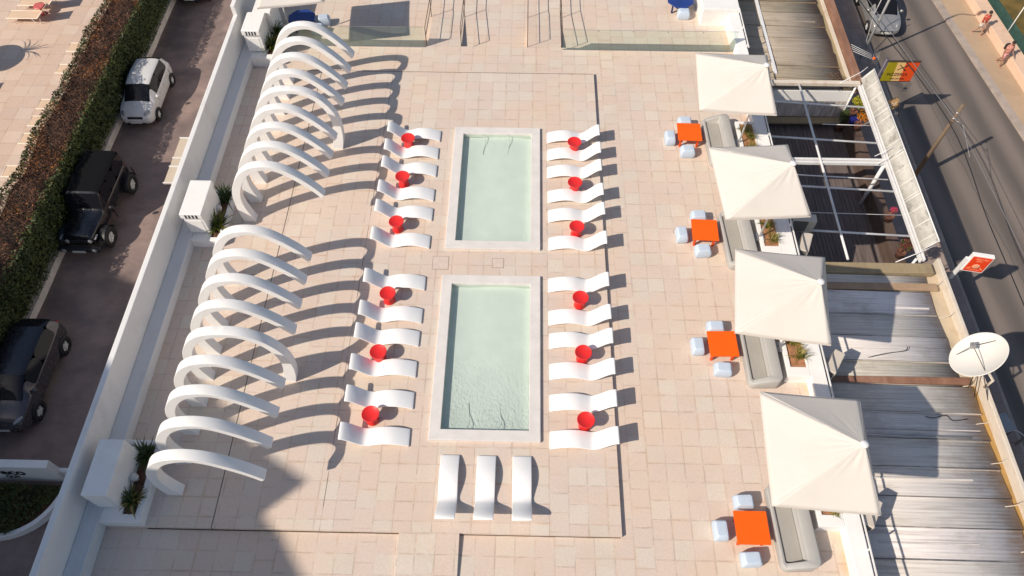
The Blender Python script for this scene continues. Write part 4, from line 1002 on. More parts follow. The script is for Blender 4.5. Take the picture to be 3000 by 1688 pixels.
hd = thing('hedge', 'thick clipped hedge with dead brown top and green sides between pool terrace and alley', 'hedge', (-16.5,15,-3.2))
HO = Vector((-16.5,15,-3.2))
bump_ = lambda y: .13*mnoise.noise(Vector((1.3,y*.55,0)))+.10*mnoise.noise(Vector((5,y*1.7,0)))
def hxr(y): return -15.62+bump_(y)
def hxl(y): return -17.18+bump_(y+40)
def hz(y, x=0): return -1.22+.10*mnoise.noise(Vector((x*1.4,y*1.1,8)))+.06*mnoise.noise(Vector((x*4,y*3.3,2)))
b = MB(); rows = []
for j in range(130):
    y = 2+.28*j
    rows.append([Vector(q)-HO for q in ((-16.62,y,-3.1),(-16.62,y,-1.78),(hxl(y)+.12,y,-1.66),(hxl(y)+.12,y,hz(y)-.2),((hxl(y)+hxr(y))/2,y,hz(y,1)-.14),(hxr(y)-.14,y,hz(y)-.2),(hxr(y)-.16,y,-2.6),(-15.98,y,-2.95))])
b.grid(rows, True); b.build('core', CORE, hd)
def tri_leaf(b, p, s, n=None):
    d = Vector((random.gauss(0,1),random.gauss(0,1),random.gauss(0,1))).normalized()
    if n is not None: d = (d+n*1.1).normalized()
    u = d.orthogonal().normalized(); u.rotate(Matrix.Rotation(random.uniform(0,6.3),3,d)); v = d.cross(u)
    b.face([p-u*s, p+v*s*.55, p+u*s, p-v*s*.55])
bg, bl = MB(), MB()
for i in range(30000):
    y = random.uniform(3,37) if random.random() < .25 else random.uniform(9.5,29)
    t_ = random.random()
    if t_ < .62:                                  # alley side
        q = random.random(); x = hxr(y)+random.uniform(-.10,.05)-.06*(1-q); z = -2.75+q*(hz(y)+2.72); nn = Vector((1,0,.3))
    elif t_ < .80:                                # terrace side
        q = random.random(); x = hxl(y)+random.uniform(-.07,.10); z = -1.68+q*(hz(y)+1.73); nn = Vector((-1,0,.4))
    else:                                         # green rims of the top
        s = random.choice((0,1)); x = (hxr(y)-abs(random.gauss(0,.13))) if s else (hxl(y)+abs(random.gauss(0,.13))); z = hz(y)+random.uniform(-.05,.08); nn = Vector((0,0,1))
    p = Vector((x,y,z))-HO
    if random.random() < (.10 if t_ < .62 else .16) + (.35 if t_ >= .62 and mnoise.noise(Vector((x,y*.9,4))) > .1 else 0): tri_leaf(bl, p, random.uniform(.03,.055), nn)
    else: tri_leaf(bg, p, random.uniform(.03,.06), nn)
bg.build('green_leaves', HG1, hd, merge=False); bl.build('light_leaves', HG2, hd, merge=False)
bt_, br_ = MB(), MB()
for i in range(25000):
    y = random.uniform(9,30); x = random.uniform(hxl(y)+.08, hxr(y)-.12)
    z = hz(y,x)+random.uniform(-.20,.05)
    p = Vector((x,y,z))-HO
    if random.random() < .68:                     # bare twigs
        d = Vector((random.gauss(0,.6),random.gauss(0,.6),random.uniform(.3,1.0))).normalized(); L = random.uniform(.07,.20); s = d.orthogonal().normalized()*.006
        bt_.face([p-s,p+s,p+d*L+s*.4,p+d*L-s*.4])
        tri_leaf(bt_, p+d*L*.6, random.uniform(.012,.028))
    elif mnoise.noise(Vector((x*.9,y*.55,7))) > .03 or random.random() < .12: tri_leaf(br_, p+Vector((0,0,.05)), random.uniform(.022,.042))
bt_.build('dry_twigs', HB1, hd, merge=False); br_.build('rusty_leaves', HB2, hd, merge=False)
# awning fixed to the outer face of the boundary wall
AW = simple('beige_awning_sheet', (.55,.46,.36), .7, .06, 2)
t = thing('awning', 'beige panelled awning on the alley side of the boundary wall', 'awning', (-10.12,16.4,-1.5))
b = MB(); b.box(-2.0,-.0,0,2.15,-.02,.02); b.build('panel', AW, t)
for y in (0,.75,1.15,2.11): b = MB(); b.box(-2.02,0,y,y+.04,.021,.045); b.build('batten', WHITEMETAL, t)

# ---------------------------------------------------------------- entrance sign with planted bed
t = thing('entrance_sign', 'white masonry sign with dark lettering at the alley entrance, in deep shade', 'sign', (-13.6,6.75,-3.2))
b = MB(); b.box(-3.0,.80,-.10,.13,0,1.15); b.build('sign_wall', PLASTER, t, bevel=.02)
b = MB(); b.box(.803,1.9,.02,.13,0,.55); b.build('side_wall', PLASTER, t, bevel=.015)
INK = simple('dark_lettering', (.012,.010,.022), .5, .1, 5)
text_mesh('eco', .54, 'lettering', INK, t, Matrix.Translation((-.69,-.105,.58)) @ FACE_CAM, .006, sx=.86, bold=.012)
text_mesh('OUT', .24, 'lettering', INK, t, Matrix.Translation((-.70,-.105,.33)) @ FACE_CAM, .006, sx=.80, bold=.006)
t = thing('planted_bed', 'curved white edged bed of dark shrubs below the lettered sign wall', 'planter', (-14.0,5.9,-3.2))
arc = [(-2.2,-.95),(-1.2,-.98),(-.3,-.95),(.35,-.82),(.85,-.55),(1.2,-.12),(1.4,.4),(1.5,.60)]
A2 = [(p.x,p.y) for p in spline([(a,c,0) for a,c in arc],6)]
b = MB(); rows = []
for i, (x, y) in enumerate(A2):
    j = min(i+1,len(A2)-1); k = max(i-1,0); d = Vector((A2[j][0]-A2[k][0],A2[j][1]-A2[k][1])).normalized(); n = Vector((-d.y,d.x))*.13
    rows.append([(x,y,0),(x,y,.26),(x+n.x,y+n.y,.26),(x+n.x,y+n.y,0)])
b.grid(rows, False); b.build('edge_wall', PLASTER, t, bevel=.015)
b = MB(); b.face([(x,y,.15) for x,y in A2]+[(-2.2,.60,.15)]); b.build('soil', SOIL, t)
b = MB()
for i in range(5200):
    x = random.uniform(-2.2,1.35); y = random.uniform(-.85,.58)
    if y < -.82+.0*x or (x > .3 and y < -.8+(x-.3)*1.15): continue
    hgt = .30+.16*max(0,1-((x-.1)/.7)**2)+.07*mnoise.noise(Vector((x*2,y*2,0)))
    b.mi = 1 if random.random() < .15 else 0
    tri_leaf(b, Vector((x,y,.15+(hgt-.16)*random.random()**.5)), random.uniform(.03,.055), Vector((0,0,1)))
b.build('shrub_foliage', [HG1, HG2], t, merge=False)

# ---------------------------------------------------------------- hotel pool terrace, top left
SLING = simple('sand_sling_fabric', (.72,.52,.36), .8, .04, 3)
LFRAME = simple('cream_lounger_frame', (.80,.72,.62), .5, .05, 4)
def sling_lounger():
    t = thing('sling_lounger', 'x', 'sun lounger', group='sand coloured sling loungers on the hotel pool terrace')
    b = MB(); b.box(-.85,.42,-.24,.24,.245,.262); b.build('seat_sling', SLING, t)
    b = MB(); b.box(0,.58,-.24,.24,-.008,.008, Matrix.Translation((.44,0,.26)) @ Matrix.Rotation(R(-42),4,'Y')); b.build('back_sling', SLING, t)
    for s in (-.255,.255):
        b = MB(); b.tube([(-.88,s,.255),(.44,s,.255),(.88,s,.65)], .016, 6); b.build('side_rail', LFRAME, t)
        for a, c in ((-.85,-.55),(.20,.55)): b = MB(); b.tube([(a,s,.25),((a+c)/2-.08,s,.0),((a+c)/2+.10,s,.0),(c,s,.25)], .013, 6); b.build('leg', LFRAME, t)
    for q in (-.87,.43): b = MB(); b.tube([(q,-.255,.255),(q,.255,.255)], .014, 6); b.build('cross_bar', LFRAME, t)
    return t
sl = None
SLP = [(-20.75,26.08,0,'sling lounger beside the coral table, the nearer of a facing pair'),(-20.6,26.95,0,'sling lounger beside the coral table, farther of a pair, cut off at the top')]
for i, y in enumerate((24.05,22.75,20.75,19.85,18.95,17.35)):
    SLP.append((-17.50+.02*i,y,0, f"sling lounger poking out from behind the hedge, {ORD12[i]} of six from the top"))
SLP += [(-21.9,21.55,0,'sling lounger out of view at the left, casting the upper small shadow'),(-22.1,20.85,0,'sling lounger out of view at the left, casting the lower small shadow')]
for x, y, rz, lab in SLP:
    if sl is None: sl = sling_lounger(); sl.location = (x,y,ZT); sl['label'] = lab
    else: dup(sl, (x,y,ZT), rz, lab)
CORAL = simple('coral_table_paint', (.62,.135,.12), .5, .05, 3)
t = thing('side_table', 'coral pink side table between the two facing sling loungers', 'side table', (-20.42,26.5,ZT))
b = MB(); b.lathe([(0,0),(.16,0),(.16,.03),(.04,.05),(.04,.36),(.17,.37),(.23,.375),(.23,.40),(0,.40)], 28); b.build('table_top', CORAL, t)
b = MB(); b.prism(rrect(-.20,.20,-.16,.16,.05), .402, .412); b.build('tray', CORAL, t)
# thatched beach parasol and a palm standing just outside the view; only their shadows fall into it
THATCH = simple('straw_thatch', (.42,.30,.15), .9, .2, 6)
t = thing('thatched_parasol', 'round thatched parasol just outside the left edge of the view', 'parasol', (-22.75,22.6,ZT))
b = MB(); b.lathe([(.0,2.15),(.3,2.05),(.80,1.78),(.83,1.72),(.0,1.98)], 28); b.build('canopy', THATCH, t)
b = MB(); b.tube([(0,0,0),(0,0,2.1)], .04, 8); b.build('pole', WOODP, t)
t = thing('palm_tree', 'small palm just outside the left edge of the view', 'palm', (-22.35,22.85,ZT))
b = MB(); b.tube([(0,0,0),(.05,.05,1.9)], [.09,.06], 8); b.build('trunk', WOODP, t)
b = MB()
for i in range(16): strap(b, (.05,.05,1.9), i*.39+random.uniform(-.1,.1), .95, .035, random.uniform(.4,1.2), 1.4, 6)
b.build('crown', STRAP, t, merge=False)

# ---------------------------------------------------------------- hotel block behind the camera that shades the near left corner
HOTEL = simple('hotel_render', (.72,.66,.58), .8, .05, 1)
lo = [(-20,13.2),(-16.4,11.7),(-8.75,8.95),(-6.51,6.68),(-5.01,5.75),(-5.91,4.97),(-4.93,3.6),(-3.5,1.6)]
Hh = 18.0; Lx = Hh/math.tan(R(40.5))
back = [(x-Lx*math.cos(R(31)), y-Lx*math.sin(R(31))) for x, y in lo]
fp = back+[(-24.0,-26.0),(-48,-26.0),(-52,4.0)]
t = thing('hotel_building', 'tall pale hotel block outside the view to the near left', 'building', (-32,-12,-4))
b = MB(); b.prism([(x+32,y+12) for x,y in fp], 0, Hh+4); b.build('wall', HOTEL, t)
for k in range(6):
    b = MB(); b.prism([(x+32,y+12) for x,y in ([(a-.25,c+.1) for a,c in back][:1]+[])+[(-24.0,-25.9),(-23.7,-25.9),(-23.7,-10.0),(-24.0,-10.0)][0:0]+[(-24.0,-25.5),(-22.9,-25.5),(-22.9,-13.0),(-24.0,-13.0)]][-4:], 2.2+3.1*k, 2.4+3.1*k); b.build('balcony', PLASTER, t)

# ---------------------------------------------------------------- cars
def paint(name, col, rough=.28, metal=.0): return simple(name, col, rough, .02, 3, metal=metal, coat=.5)
m, nt, bs, out = newmat('car_glass'); CARGLASS = m
bs.inputs['Base Color'].default_value = (.012,.012,.016,1); bs.inputs['Roughness'].default_value = .06; bs.inputs['Specular IOR Level'].default_value = .3
RUBBER = simple('tyre_rubber', (.018,.017,.017), .85, .15, 6)
ALLOY = simple('alloy_wheel', (.72,.72,.72), .3, .05, 4, metal=.15)
LENS = simple('headlamp_lens', (.30,.31,.32), .12, .1, 9, coat=1.0)
REDLENS = simple('tail_lamp_lens', (.35,.01,.01), .2, .1, 9)
PLATE = simple('number_plate', (.62,.62,.58), .5, .05, 3)
def interp(tab, x):
    for (a, va), (c, vc) in zip(tab, tab[1:]):
        if x <= c:
            f = (x-a)/(c-a) if c > a else 0
            return tuple(p+(q-p)*f for p, q in zip(va, vc))
    return tab[-1][1]
def car(lab, loc, rz, k, m, P, roofm=None, name='parked_car', group='cars parked in the alley'):
    """body lofted over stations; x forward. P: dict of tables in metres (scaled by k)"""
    t = thing(name, lab, 'car', loc, rz, group)
    L, W = P['L'], P['W']
    xs = P['x']
    body, rf = MB(), MB()
    rows = []
    for x in xs:
        w, zs, zb, wr, zr = interp(P['sec'], x)
        w *= W/2; wr *= W/2
        zm = zs+(zb-zs)*.55
        g = zr > zb+.06
        half = [(0,zs),(w-.12,zs),(w-.03,zs+.05),(w,zs+.18),(w,zm),(w-.015,zb-.05),(w-.05,zb)]
        if g: half += [(wr+(w-.05-wr)*.5,zb+(zr-.05-zb)*.55),(wr,zr-.05),(wr-.07,zr-.005),(wr*.55,zr+.02),(0,zr+.028)]
        else: half += [(w-.07,zb+.01),(w-.11,zb+.02),(w*.72,zr),(w*.4,zr+.012),(0,zr+.018)]
        full = [(y,z) for y, z in half]+[(-y,z) for y, z in half[::-1][1:-1]]
        rows.append([Vector((x*k,y*k,z*k)) for y, z in full])
    n = len(rows[0]); cols = len(half)-1
    def cls(i, j):
        jj = j if j < cols else n-1-j
        x = (xs[i]+xs[i+1])/2
        for a, c in P['ws']:
            if a <= x <= c and jj >= 8: return 'w%d' % P['ws'].index((a,c))
        for a, c in P['sg']:
            if a <= x <= c and jj in (6,7): return 's%d%d' % (P['sg'].index((a,c)), j < cols)
        if jj >= 8 and P['roof'][0] <= x <= P['roof'][1]: return 'r'
        return 'b'
    MBs = {'b': body, 'r': rf if roofm else body}
    for i in range(len(rows)-1):
        for j in range(n):
            q = [rows[i][j],rows[i][(j+1)%n],rows[i+1][(j+1)%n],rows[i+1][j]]
            MBs.setdefault(cls(i,j), MB()).face(q, True)
    body.face(rows[0][::-1], True); body.face(rows[-1], True)
    bo = body.build('body', m, t, sub=2)
    for key, q in MBs.items():
        if key[0] == 'w': q.build('windscreen' if key == 'w0' else 'rear_window', CARGLASS, t, sub=2)
        if key[0] == 's': q.build('side_window', CARGLASS, t, sub=1)
    if roofm: rf.build('roof', roofm, t, sub=2)
    r = P['r']*k
    for x in P['ax']:
        for s in (-1,1):
            y = s*(W/2-.01)*k
            b = MB(); MMw = Matrix.Translation((x*k,y+s*.012,r)) @ Matrix.Rotation(PI/2,4,'X')
            b.lathe([(r*.98,-.02),(r*1.17,-.02),(r*1.17,.006),(r*.98,.006)], 28, MMw, caps=False); b.build('wheel_arch', BLACK, t)
            b = MB(); MMw = Matrix.Translation((x*k,y-s*.050*k,r)) @ Matrix.Rotation(-s*PI/2,4,'X')
            h = .11*k
            b.lathe([(r*.60,-h),(r*.92,-h),(r,-h*.7),(r,h*.7),(r*.94,h),(r*.64,h),(r*.60,h*.6),(r*.60,-h)], 32, MMw); wh = b.build('wheel', RUBBER, t)
            b = MB(); b.lathe([(0,h*.55),(r*.16,h*.7),(r*.17,h*.45),(r*.58,h*.25),(r*.63,h*.8),(r*.66,h*.8),(r*.66,h*.1),(0,h*.1)], 28, MMw)
            for q in range(5):
                b.box(.05*r,.60*r,-.075*r,.075*r,h*.45,h*.72, MMw @ Matrix.Rotation(q*2*PI/5,4,'Z'))
            b.build('rim', ALLOY if P.get('alloy', True) else STEEL, wh)
    for s in (-1,1):
        x, y, z, sx_, sy_, sz_ = P['hl']
        b = MB(); b.lathe([(0,.03),(.55,.026),(.9,.012),(1,-.02)], 20, Matrix.Translation((x*k,s*y*k,z*k)) @ Matrix.Rotation(s*P.get('hlyaw',.5),4,'Z') @ Matrix.Rotation(R(P.get('hlp',58)),4,'Y') @ Matrix.Diagonal((sx_*k,sy_*k,1.2,1))); b.build('headlight', LENS, t)
        x, z = P['mir']; y = W/2+.07
        b = MB(); b.lathe([(0,-.07),(.055,-.06),(.09,0),(.07,.05),(0,.07)], 14, Matrix.Translation((x*k,s*y*k,z*k)) @ Matrix.Rotation(PI/2,4,'X') @ Matrix.Diagonal((k*.9,k,k*1.3,1))); b.build('wing_mirror', m if not P.get('blackmir') else BLACK, t)
        b = MB(); b.box(-.02*k,.06*k,s*.34*W*k-.05,s*.34*W*k+.05,P['tl']*k,(P['tl']+.20)*k, Matrix.Translation((xs[0]*k,0,0))); b.build('tail_light', REDLENS, t, bevel=.01)
    for (x, z, hw, hh) in P['gr']:
        b = MB(); b.box((x-.12)*k,(x+.022)*k,-hw*k,hw*k,(z-hh)*k,(z+hh)*k); b.build('grille', BLACK, t, bevel=.012)
    x, z = P['pl']; b = MB(); b.box(x*k,(x+.03)*k,-.26*k,.26*k,(z-.055)*k,(z+.055)*k); b.build('number_plate', PLATE, t)
    for s, x in P.get('wip', ()):
        b = MB(); b.tube([Vector((x*k,s*.1*k,P['wz']*k)),Vector(((x-.06)*k,(s*.1+.42)*k,(P['wz']+.05)*k))], .006, 5); b.build('wiper', BLACK, t)
    for s in (-1,1):
        for xd in [P['sg'][0][0]-.06, sum((P['sg'][0][1],P['sg'][1][0]))/2, P['sg'][-1][1]+.10]:
            b = MB(); b.box((xd-.006)*k,(xd+.006)*k,s*(W/2-.03)*k-.02,s*(W/2-.03)*k+.021*1.0,.36*k,.84*k); b.build('door_seam', BLACK, t)
        for xd in (P['sg'][0][1]-.12, P['sg'][-1][1]-.16):
            b = MB(); b.box((xd-.07)*k,(xd+.07)*k,s*(W/2-.01)*k-.012,s*(W/2-.01)*k+.014,.80*k,.83*k); b.build('door_handle', m, t, bevel=.004)
    x, z = P['ant']
    b = MB(); b.tube([(x*k,0,z*k),((x-.10)*k,0,(z+.16)*k)], .006, 5); b.build('antenna', BLACK, t)
    return t
HATCH = dict(L=3.92, W=1.68, r=.29, ax=(1.22,-1.26), roof=(-1.5,.40), x=[-1.92,-1.86,-1.72,-1.45,-1.15,-.8,-.35,.1,.38,.50,.85,1.08,1.22,1.5,1.75,1.88,1.96],
  sec=[(-1.92,(.78,.36,.84,.55,.88)),(-1.86,(.90,.26,.93,.62,1.12)),(-1.72,(.95,.22,.97,.66,1.34)),(-1.45,(.985,.20,.98,.68,1.45)),(-.8,(1,.19,.97,.71,1.50)),(-.35,(1,.19,.955,.715,1.51)),(.1,(1,.19,.94,.70,1.49)),(.38,(1,.19,.93,.69,1.43)),(.50,(1,.19,.925,.69,1.37)),(.85,(1,.19,.905,.72,1.14)),(1.08,(.995,.19,.89,.75,.965)),(1.22,(.99,.19,.86,.7,.915)),(1.5,(.965,.20,.80,.7,.85)),(1.75,(.90,.22,.70,.7,.74)),(1.88,(.80,.27,.60,.6,.62)),(1.96,(.62,.36,.52,.5,.53))],
  ws=[(.40,1.08),(-1.86,-1.46)], sg=[(-1.3,-.36),(-.34,.49)], hl=(1.62,.60,.765,.10,.24,.1), hlyaw=.95, hlp=32, mir=(.72,.97), tl=.66, gr=[(1.895,.615,.36,.055),(1.955,.33,.46,.05)], pl=(1.97,.44), wip=((-1,1.02),(1.5,1.02)), wz=.985, ant=(.30,1.49))
car('small white hatchback with roof aerial, parked beside the hedge in the alley', (-14.96,22.25,ZA), -PI/2+R(1), .80, paint('pearl_white_paint', (.66,.65,.64)), HATCH)
JEEP = dict(L=4.3, W=1.86, r=.375, ax=(1.42,-1.45), roof=(-2.0,.30), x=[-2.05,-2.0,-1.6,-1.1,-.55,-.45,.0,.26,.34,.62,.70,1.0,1.5,1.86,1.92,2.0],
  sec=[(-2.05,(.80,.55,1.08,.76,1.74)),(-2.0,(.82,.5,1.10,.78,1.82)),(.26,(.82,.5,1.10,.77,1.84)),(.34,(.82,.5,1.09,.765,1.80)),(.62,(.82,.5,1.08,.76,1.22)),(.70,(.80,.5,1.06,.7,1.135)),(1.0,(.76,.5,1.04,.6,1.11)),(1.86,(.68,.5,.98,.55,1.04)),(1.92,(.66,.5,.95,.5,.98)),(2.0,(.62,.55,.85,.5,.87))],
  ws=[(.33,.63)], sg=[(-1.95,-1.2),(-1.05,-.5),(-.42,.25)], hl=(2.0,.46,.80,.10,.10,.1), hlyaw=0, hlp=88, mir=(.50,1.16), tl=.85, gr=[(2.0,.72,.34,.15)], pl=(2.30,.52), ant=(.9,1.1), blackmir=True)
JB = paint('black_jeep_paint', (.010,.010,.013), .22)
t = car('black boxy off-road car with flared mudguards, parked beside the hedge in the alley', (-14.93,16.35,ZA), -PI/2, .84, JB, JEEP, simple('black_hardtop', (.006,.006,.007), .75, .1, 3, spec=.12))
k = .84
for x in (1.42,-1.45):
    for s in (-1,1):
        b = MB(); b.grid([[Vector(((x+.52*math.cos(a))*k,(s*yy)*k,(.42+.46*math.sin(a))*k)) for yy in (.72,.95,.955)] for a in [PI*q/10 for q in range(11)]]); b.build('mudguard', BLACK, t, solid=.02)
b = MB(); b.box(2.08*k,2.28*k,-.85*k,.85*k,.44*k,.64*k); b.build('bumper', BLACK, t, bevel=.03)
for s in (-1,1): b = MB(); b.lathe([(0,.03),(.08,.02),(.09,0)], 16, Matrix.Translation((2.29*k,s*.62*k,.56*k)) @ Matrix.Rotation(PI/2,4,'Y')); b.build('fog_lamp', LENS, t)
for s in (-1,1): b = MB(); b.box(1.35*k,1.62*k,s*.70*k-.03,s*.70*k+.03,.90*k,.94*k, Matrix.Translation((.35*k,0,-.02))); b.build('indicator', LENS, t, bevel=.01)
SUV = dict(HATCH); SUV.update(L=4.2, W=1.78, r=.315, ax=(1.30,-1.32), x=[-2.05,-1.98,-1.82,-1.5,-1.2,-.8,-.3,.15,.45,.58,1.0,1.25,1.4,1.7,1.95,2.06,2.12], roof=(-1.55,.47), ws=[(.47,1.25),(-1.98,-1.51)], sg=[(-1.35,-.31),(-.29,.57)],
  sec=[(-2.05,(.78,.40,.90,.55,.94)),(-1.98,(.90,.30,1.0,.62,1.16)),(-1.82,(.95,.26,1.0,.66,1.28)),(-1.5,(.985,.24,1.0,.68,1.40)),(-.8,(1,.23,.99,.71,1.46)),(.15,(1,.23,.97,.70,1.45)),(.45,(1,.23,.96,.69,1.41)),(.58,(1,.23,.955,.69,1.36)),(1.0,(1,.23,.97,.72,1.17)),(1.25,(.995,.23,.955,.75,1.03)),(1.4,(.99,.23,.93,.7,.985)),(1.7,(.97,.24,.88,.7,.93)),(1.95,(.92,.26,.78,.7,.83)),(2.06,(.82,.30,.68,.6,.70)),(2.12,(.66,.38,.58,.5,.60))],
  hl=(1.90,.66,.85,.07,.20,.1), hlp=35, mir=(.85,1.04), tl=.75, gr=[(2.07,.62,.36,.05),(2.11,.38,.5,.05)], pl=(2.12,.49), wip=((-1,1.18),), wz=1.05, ant=(-1.2,1.56))
car('dark grey crossover with black roof in deep shade at the near end of the alley', (-14.98,9.78,ZA), -PI/2+R(.5), .84, paint('dark_grey_paint', (.075,.068,.075), .25, .3), SUV, paint('black_roof_paint', (.015,.015,.02)))
car('black car at the far end of the alley, only its bumper in view', (-14.88,30.05,ZA), -PI/2, .82, paint('black_green_paint', (.012,.016,.013), .2), SUV)
KA = dict(HATCH); KA.update(W=1.66, hl=(1.66,.58,.755,.12,.17,.1), gr=[(1.93,.50,.36,.05)])
car('small silver car driving down the street past the lamp post', (15.98,29.05,ZR), -PI/2-R(1.5), .80, paint('silver_paint', (.42,.41,.40), .3, .5), KA, None, 'moving_car', None)

# ---------------------------------------------------------------- people on the promenade
SKIN = simple('sun_tanned_skin', (.36,.175,.11), .6, .06, 5)
SKINP = simple('pale_skin', (.46,.26,.18), .6, .06, 5)
def person(lab, loc, rz, pose, skin, top, bottom, hairm, bag=None):
    """one skinned body; 1.33 units = 1.65 m"""
    t = thing('person', lab, 'person', loc, rz)
    K = .70
    V = []; E = []; RR = []
    def v(p, r): V.append(Vector(p)*K); RR.append(r*K); return len(V)-1
    def ch(a, pts):
        for p, r in pts: b_ = v(p, r); E.append((a, b_)); a = b_
        return a
    pel = v((0,0,.92), .125)
    ab = ch(pel, [((.01,0,1.08),.115)]); chest = ch(ab, [((.02,0,1.28),.135)]); nb = ch(chest, [((.01,0,1.43),.075),((.02,0,1.50),.052)])
    ch(nb, [((.035,0,1.58),.085),((.045,0,1.67),.090),((.04,0,1.735),.06)])
    for s, sw, arm in ((1,pose[0],pose[2]),(-1,pose[1],pose[3])):
        hip = ch(pel, [((0,s*.09,.86),.092)])
        kx = .44*math.sin(sw); kz = .86-.42*math.cos(sw)
        fx = kx+.42*math.sin(sw-.35 if sw < 0 else sw*.5); fz = .07
        kn = ch(hip, [((kx,s*.095,kz),.060),((fx,s*.10,fz+.06),.040)])
        ch(kn, [((fx+.02,s*.10,.035),.038),((fx+.17,s*.11,.03),.030)])
        sh = ch(chest, [((.01,s*.17,1.39),.062)])
        el = (.02+.28*math.sin(arm),s*.23,1.39-.28*math.cos(arm)); wr = (el[0]+.25*math.sin(arm+.5),s*.24,el[2]-.25*math.cos(arm+.5))
        h = ch(sh, [(el,.043),(wr,.030)])
        d = Vector((math.sin(arm+.6),0,-math.cos(arm+.6))); pm = Vector(wr)+d*.06; pn = ch(h, [(pm,.027)])
        for q, ln in ((-.022,.075),(-.008,.09),(.008,.085),(.022,.065)):
            p1 = pm+d*.02+Vector((.0,q,0)); p2 = p1+d*ln*.55; p3 = p2+(d+Vector((.4,0,0))).normalized()*ln*.5
            ch(pn, [(p1,.010),(p2,.009),(p3,.008)])
        ch(pn, [(pm-d*.02+Vector((.03,0,0)),.011),(pm+d*.03+Vector((.05,0,0)),.009)])
    me = bpy.data.meshes.new('body'); me.from_pydata([tuple(p) for p in V], E, [])
    o = bpy.data.objects.new('body', me); COL.objects.link(o); o.parent = t; me.materials.append(skin)
    sk = o.modifiers.new('skin', 'SKIN'); sk.use_smooth_shade = True
    lay = me.skin_vertices[0].data if me.skin_vertices else None
    if lay is None:
        bm = bmesh.new(); bm.from_mesh(me); bm.verts.layers.skin.verify(); bm.to_mesh(me); bm.free(); lay = me.skin_vertices[0].data
    for i, r in enumerate(RR): lay[i].radius = (r, r*(1.0 if i > 3 else 1.25)); lay[i].use_root = (i == 0)
    ss = o.modifiers.new('sub', 'SUBSURF'); ss.levels = 1; ss.render_levels = 2
    if top:
        b = MB(); b.lathe([(.155*K,.98*K),(.16*K,1.1*K),(.175*K,1.28*K),(.16*K,1.40*K),(.075*K,1.475*K)], 20, Matrix.Diagonal((1,1.25,1,1)))
        for s in (-1,1): b.tube([Vector((.01,s*.17,1.39))*K,Vector((.03,s*.235,1.24))*K], [.078*K,.07*K], 10, False)
        b.build('shirt', top, t, solid=.006)
    b = MB(); b.lathe([(.145*K,.84*K),(.16*K,.92*K),(.150*K,1.02*K)], 20, Matrix.Diagonal((1,1.2,1,1)))
    for s, sw in ((1,pose[0]),(-1,pose[1])): b.tube([Vector((0,s*.09,.88))*K,Vector((.30*math.sin(sw),s*.10,.88-.30*math.cos(sw)))*K], [.115*K,.10*K], 12, False)
    b.build('shorts', bottom, t, solid=.005)
    b = MB(); b.lathe([(.098,-.03),(.105,.02),(.095,.07),(.06,.11),(0,.125)], 18, Matrix.Translation(Vector((.025,0,1.665))*K) @ Matrix.Diagonal((K*1.02,K*.95,K,1))); b.build('hair', hairm, t)
    b = MB()
    for s in (-1,1): b.lathe([(0,.012),(.010,.006),(.012,0)], 8, Matrix.Translation(Vector((.128,s*.033,1.665))*K) @ Matrix.Rotation(PI/2,4,'Y'))
    b.build('eye', BLACK, t)
    b = MB(); b.lathe([(0,.03),(.016,.005),(.02,-.01)], 8, Matrix.Translation(Vector((.130,0,1.632))*K) @ Matrix.Rotation(R(80),4,'Y')); b.build('nose', skin, t)
    b = MB(); b.box(.118*K,.128*K,-.025*K,.025*K,1.588*K,1.598*K); b.build('mouth', simple('lip_colour', (.38,.10,.09), .6), t)
    if bag:
        b = MB(); b.box(-.30*K,-.15*K,-.14*K,.14*K,1.05*K,1.42*K); b.build('backpack', bag, t, bevel=.03)
    return t
HAIRD = simple('dark_hair', (.03,.02,.014), .7, .2, 9)
person('person in a red patterned shirt and pale shorts beside the promenade wall', (20.12,27.78,ZR+.09), R(-62), (.26,-.24,-.25,.30), SKINP, simple('red_print_shirt', (.52,.075,.045), .8, .5, 22), simple('pale_shorts', (.60,.50,.44), .85), HAIRD)
person('person in pink shorts with a black backpack beside the promenade wall', (20.40,25.78,ZR+.09), R(-70), (-.24,.26,.28,-.22), SKIN, simple('salmon_vest', (.62,.27,.20), .8), simple('pink_shorts', (.66,.33,.32), .85), HAIRD, BLACK)
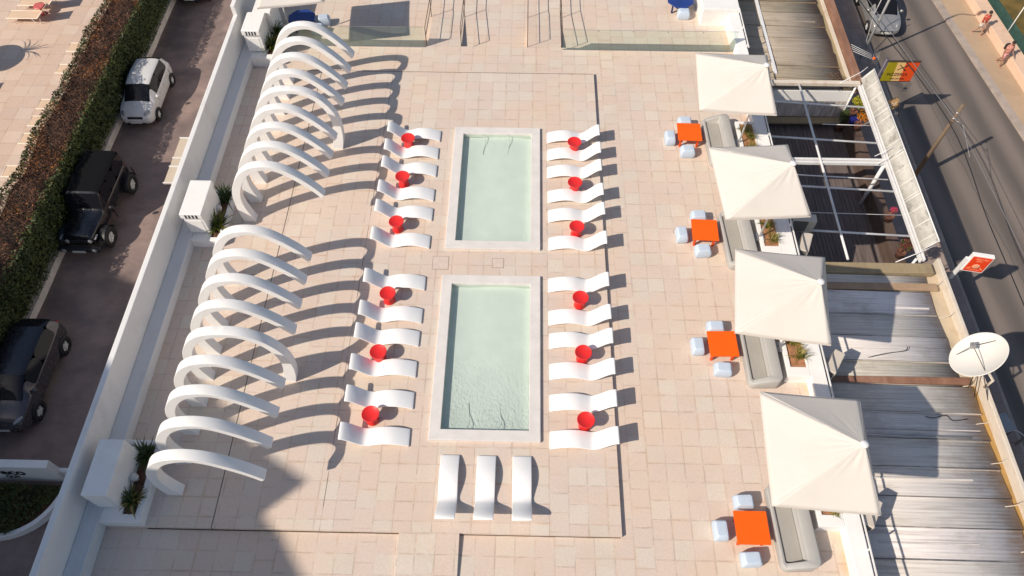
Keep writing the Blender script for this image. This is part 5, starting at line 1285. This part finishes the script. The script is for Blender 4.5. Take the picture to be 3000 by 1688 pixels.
# ---------------------------------------------------------------- light and camera
AZ, EL = R(31.0), R(40.5)
d = Vector((math.cos(AZ)*math.cos(EL), math.sin(AZ)*math.cos(EL), -math.sin(EL)))
sun = bpy.data.lights.new('sun', 'SUN'); sun.energy = 4.5; sun.angle = R(.55); sun.color = (1.0,.895,.765)
so = bpy.data.objects.new('sun', sun); COL.objects.link(so); so.rotation_euler = d.to_track_quat('-Z','Y').to_euler(); so.location = (-30,-20,40)
w = bpy.data.worlds.new('World'); SC.world = w; w.use_nodes = True
nt = w.node_tree; bgn = nt.nodes['Background']
sky = nt.nodes.new('ShaderNodeTexSky'); sky.sky_type = 'NISHITA'; sky.sun_disc = False; sky.sun_elevation = EL; sky.sun_rotation = math.atan2(-d.x, -d.y)
sky.dust_density = 1.2; sky.air_density = 1.0
nt.links.new(sky.outputs[0], bgn.inputs[0]); bgn.inputs[1].default_value = .100
SC.view_settings.view_transform = 'Standard'; SC.view_settings.look = 'None'; SC.view_settings.gamma = 1; SC.view_settings.exposure = 0.0
cam = bpy.data.cameras.new('camera'); co_ = bpy.data.objects.new('camera', cam); COL.objects.link(co_)
cam.sensor_fit = 'HORIZONTAL'; cam.sensor_width = 36; cam.lens = 36*2148.48/3000; cam.clip_end = 600; cam.clip_start = .1
p_, y_, r_ = .9868680, .01913778, .00097905
fwd = Vector((0,math.cos(p_),-math.sin(p_))); up = Vector((0,math.sin(p_),math.cos(p_))); rt = Vector((1,0,0))
Rz = Matrix.Rotation(y_,3,'Z'); fwd, up, rt = Rz@fwd, Rz@up, Rz@rt
rt, up = math.cos(r_)*rt+math.sin(r_)*up, -math.sin(r_)*rt+math.cos(r_)*up
M = Matrix((rt,up,-fwd)).transposed().to_4x4(); M.translation = (0,0,17.285)
co_.matrix_world = M
SC.camera = co_
# lay-out units to metres
for o in list(SC.objects):
    if o.parent is None and o.type != 'LIGHT':
        o.location = o.location*S_ALL
        if o.type != 'CAMERA': o.scale = o.scale*S_ALL
SC.cycles.max_bounces = 8; SC.cycles.transparent_max_bounces = 12
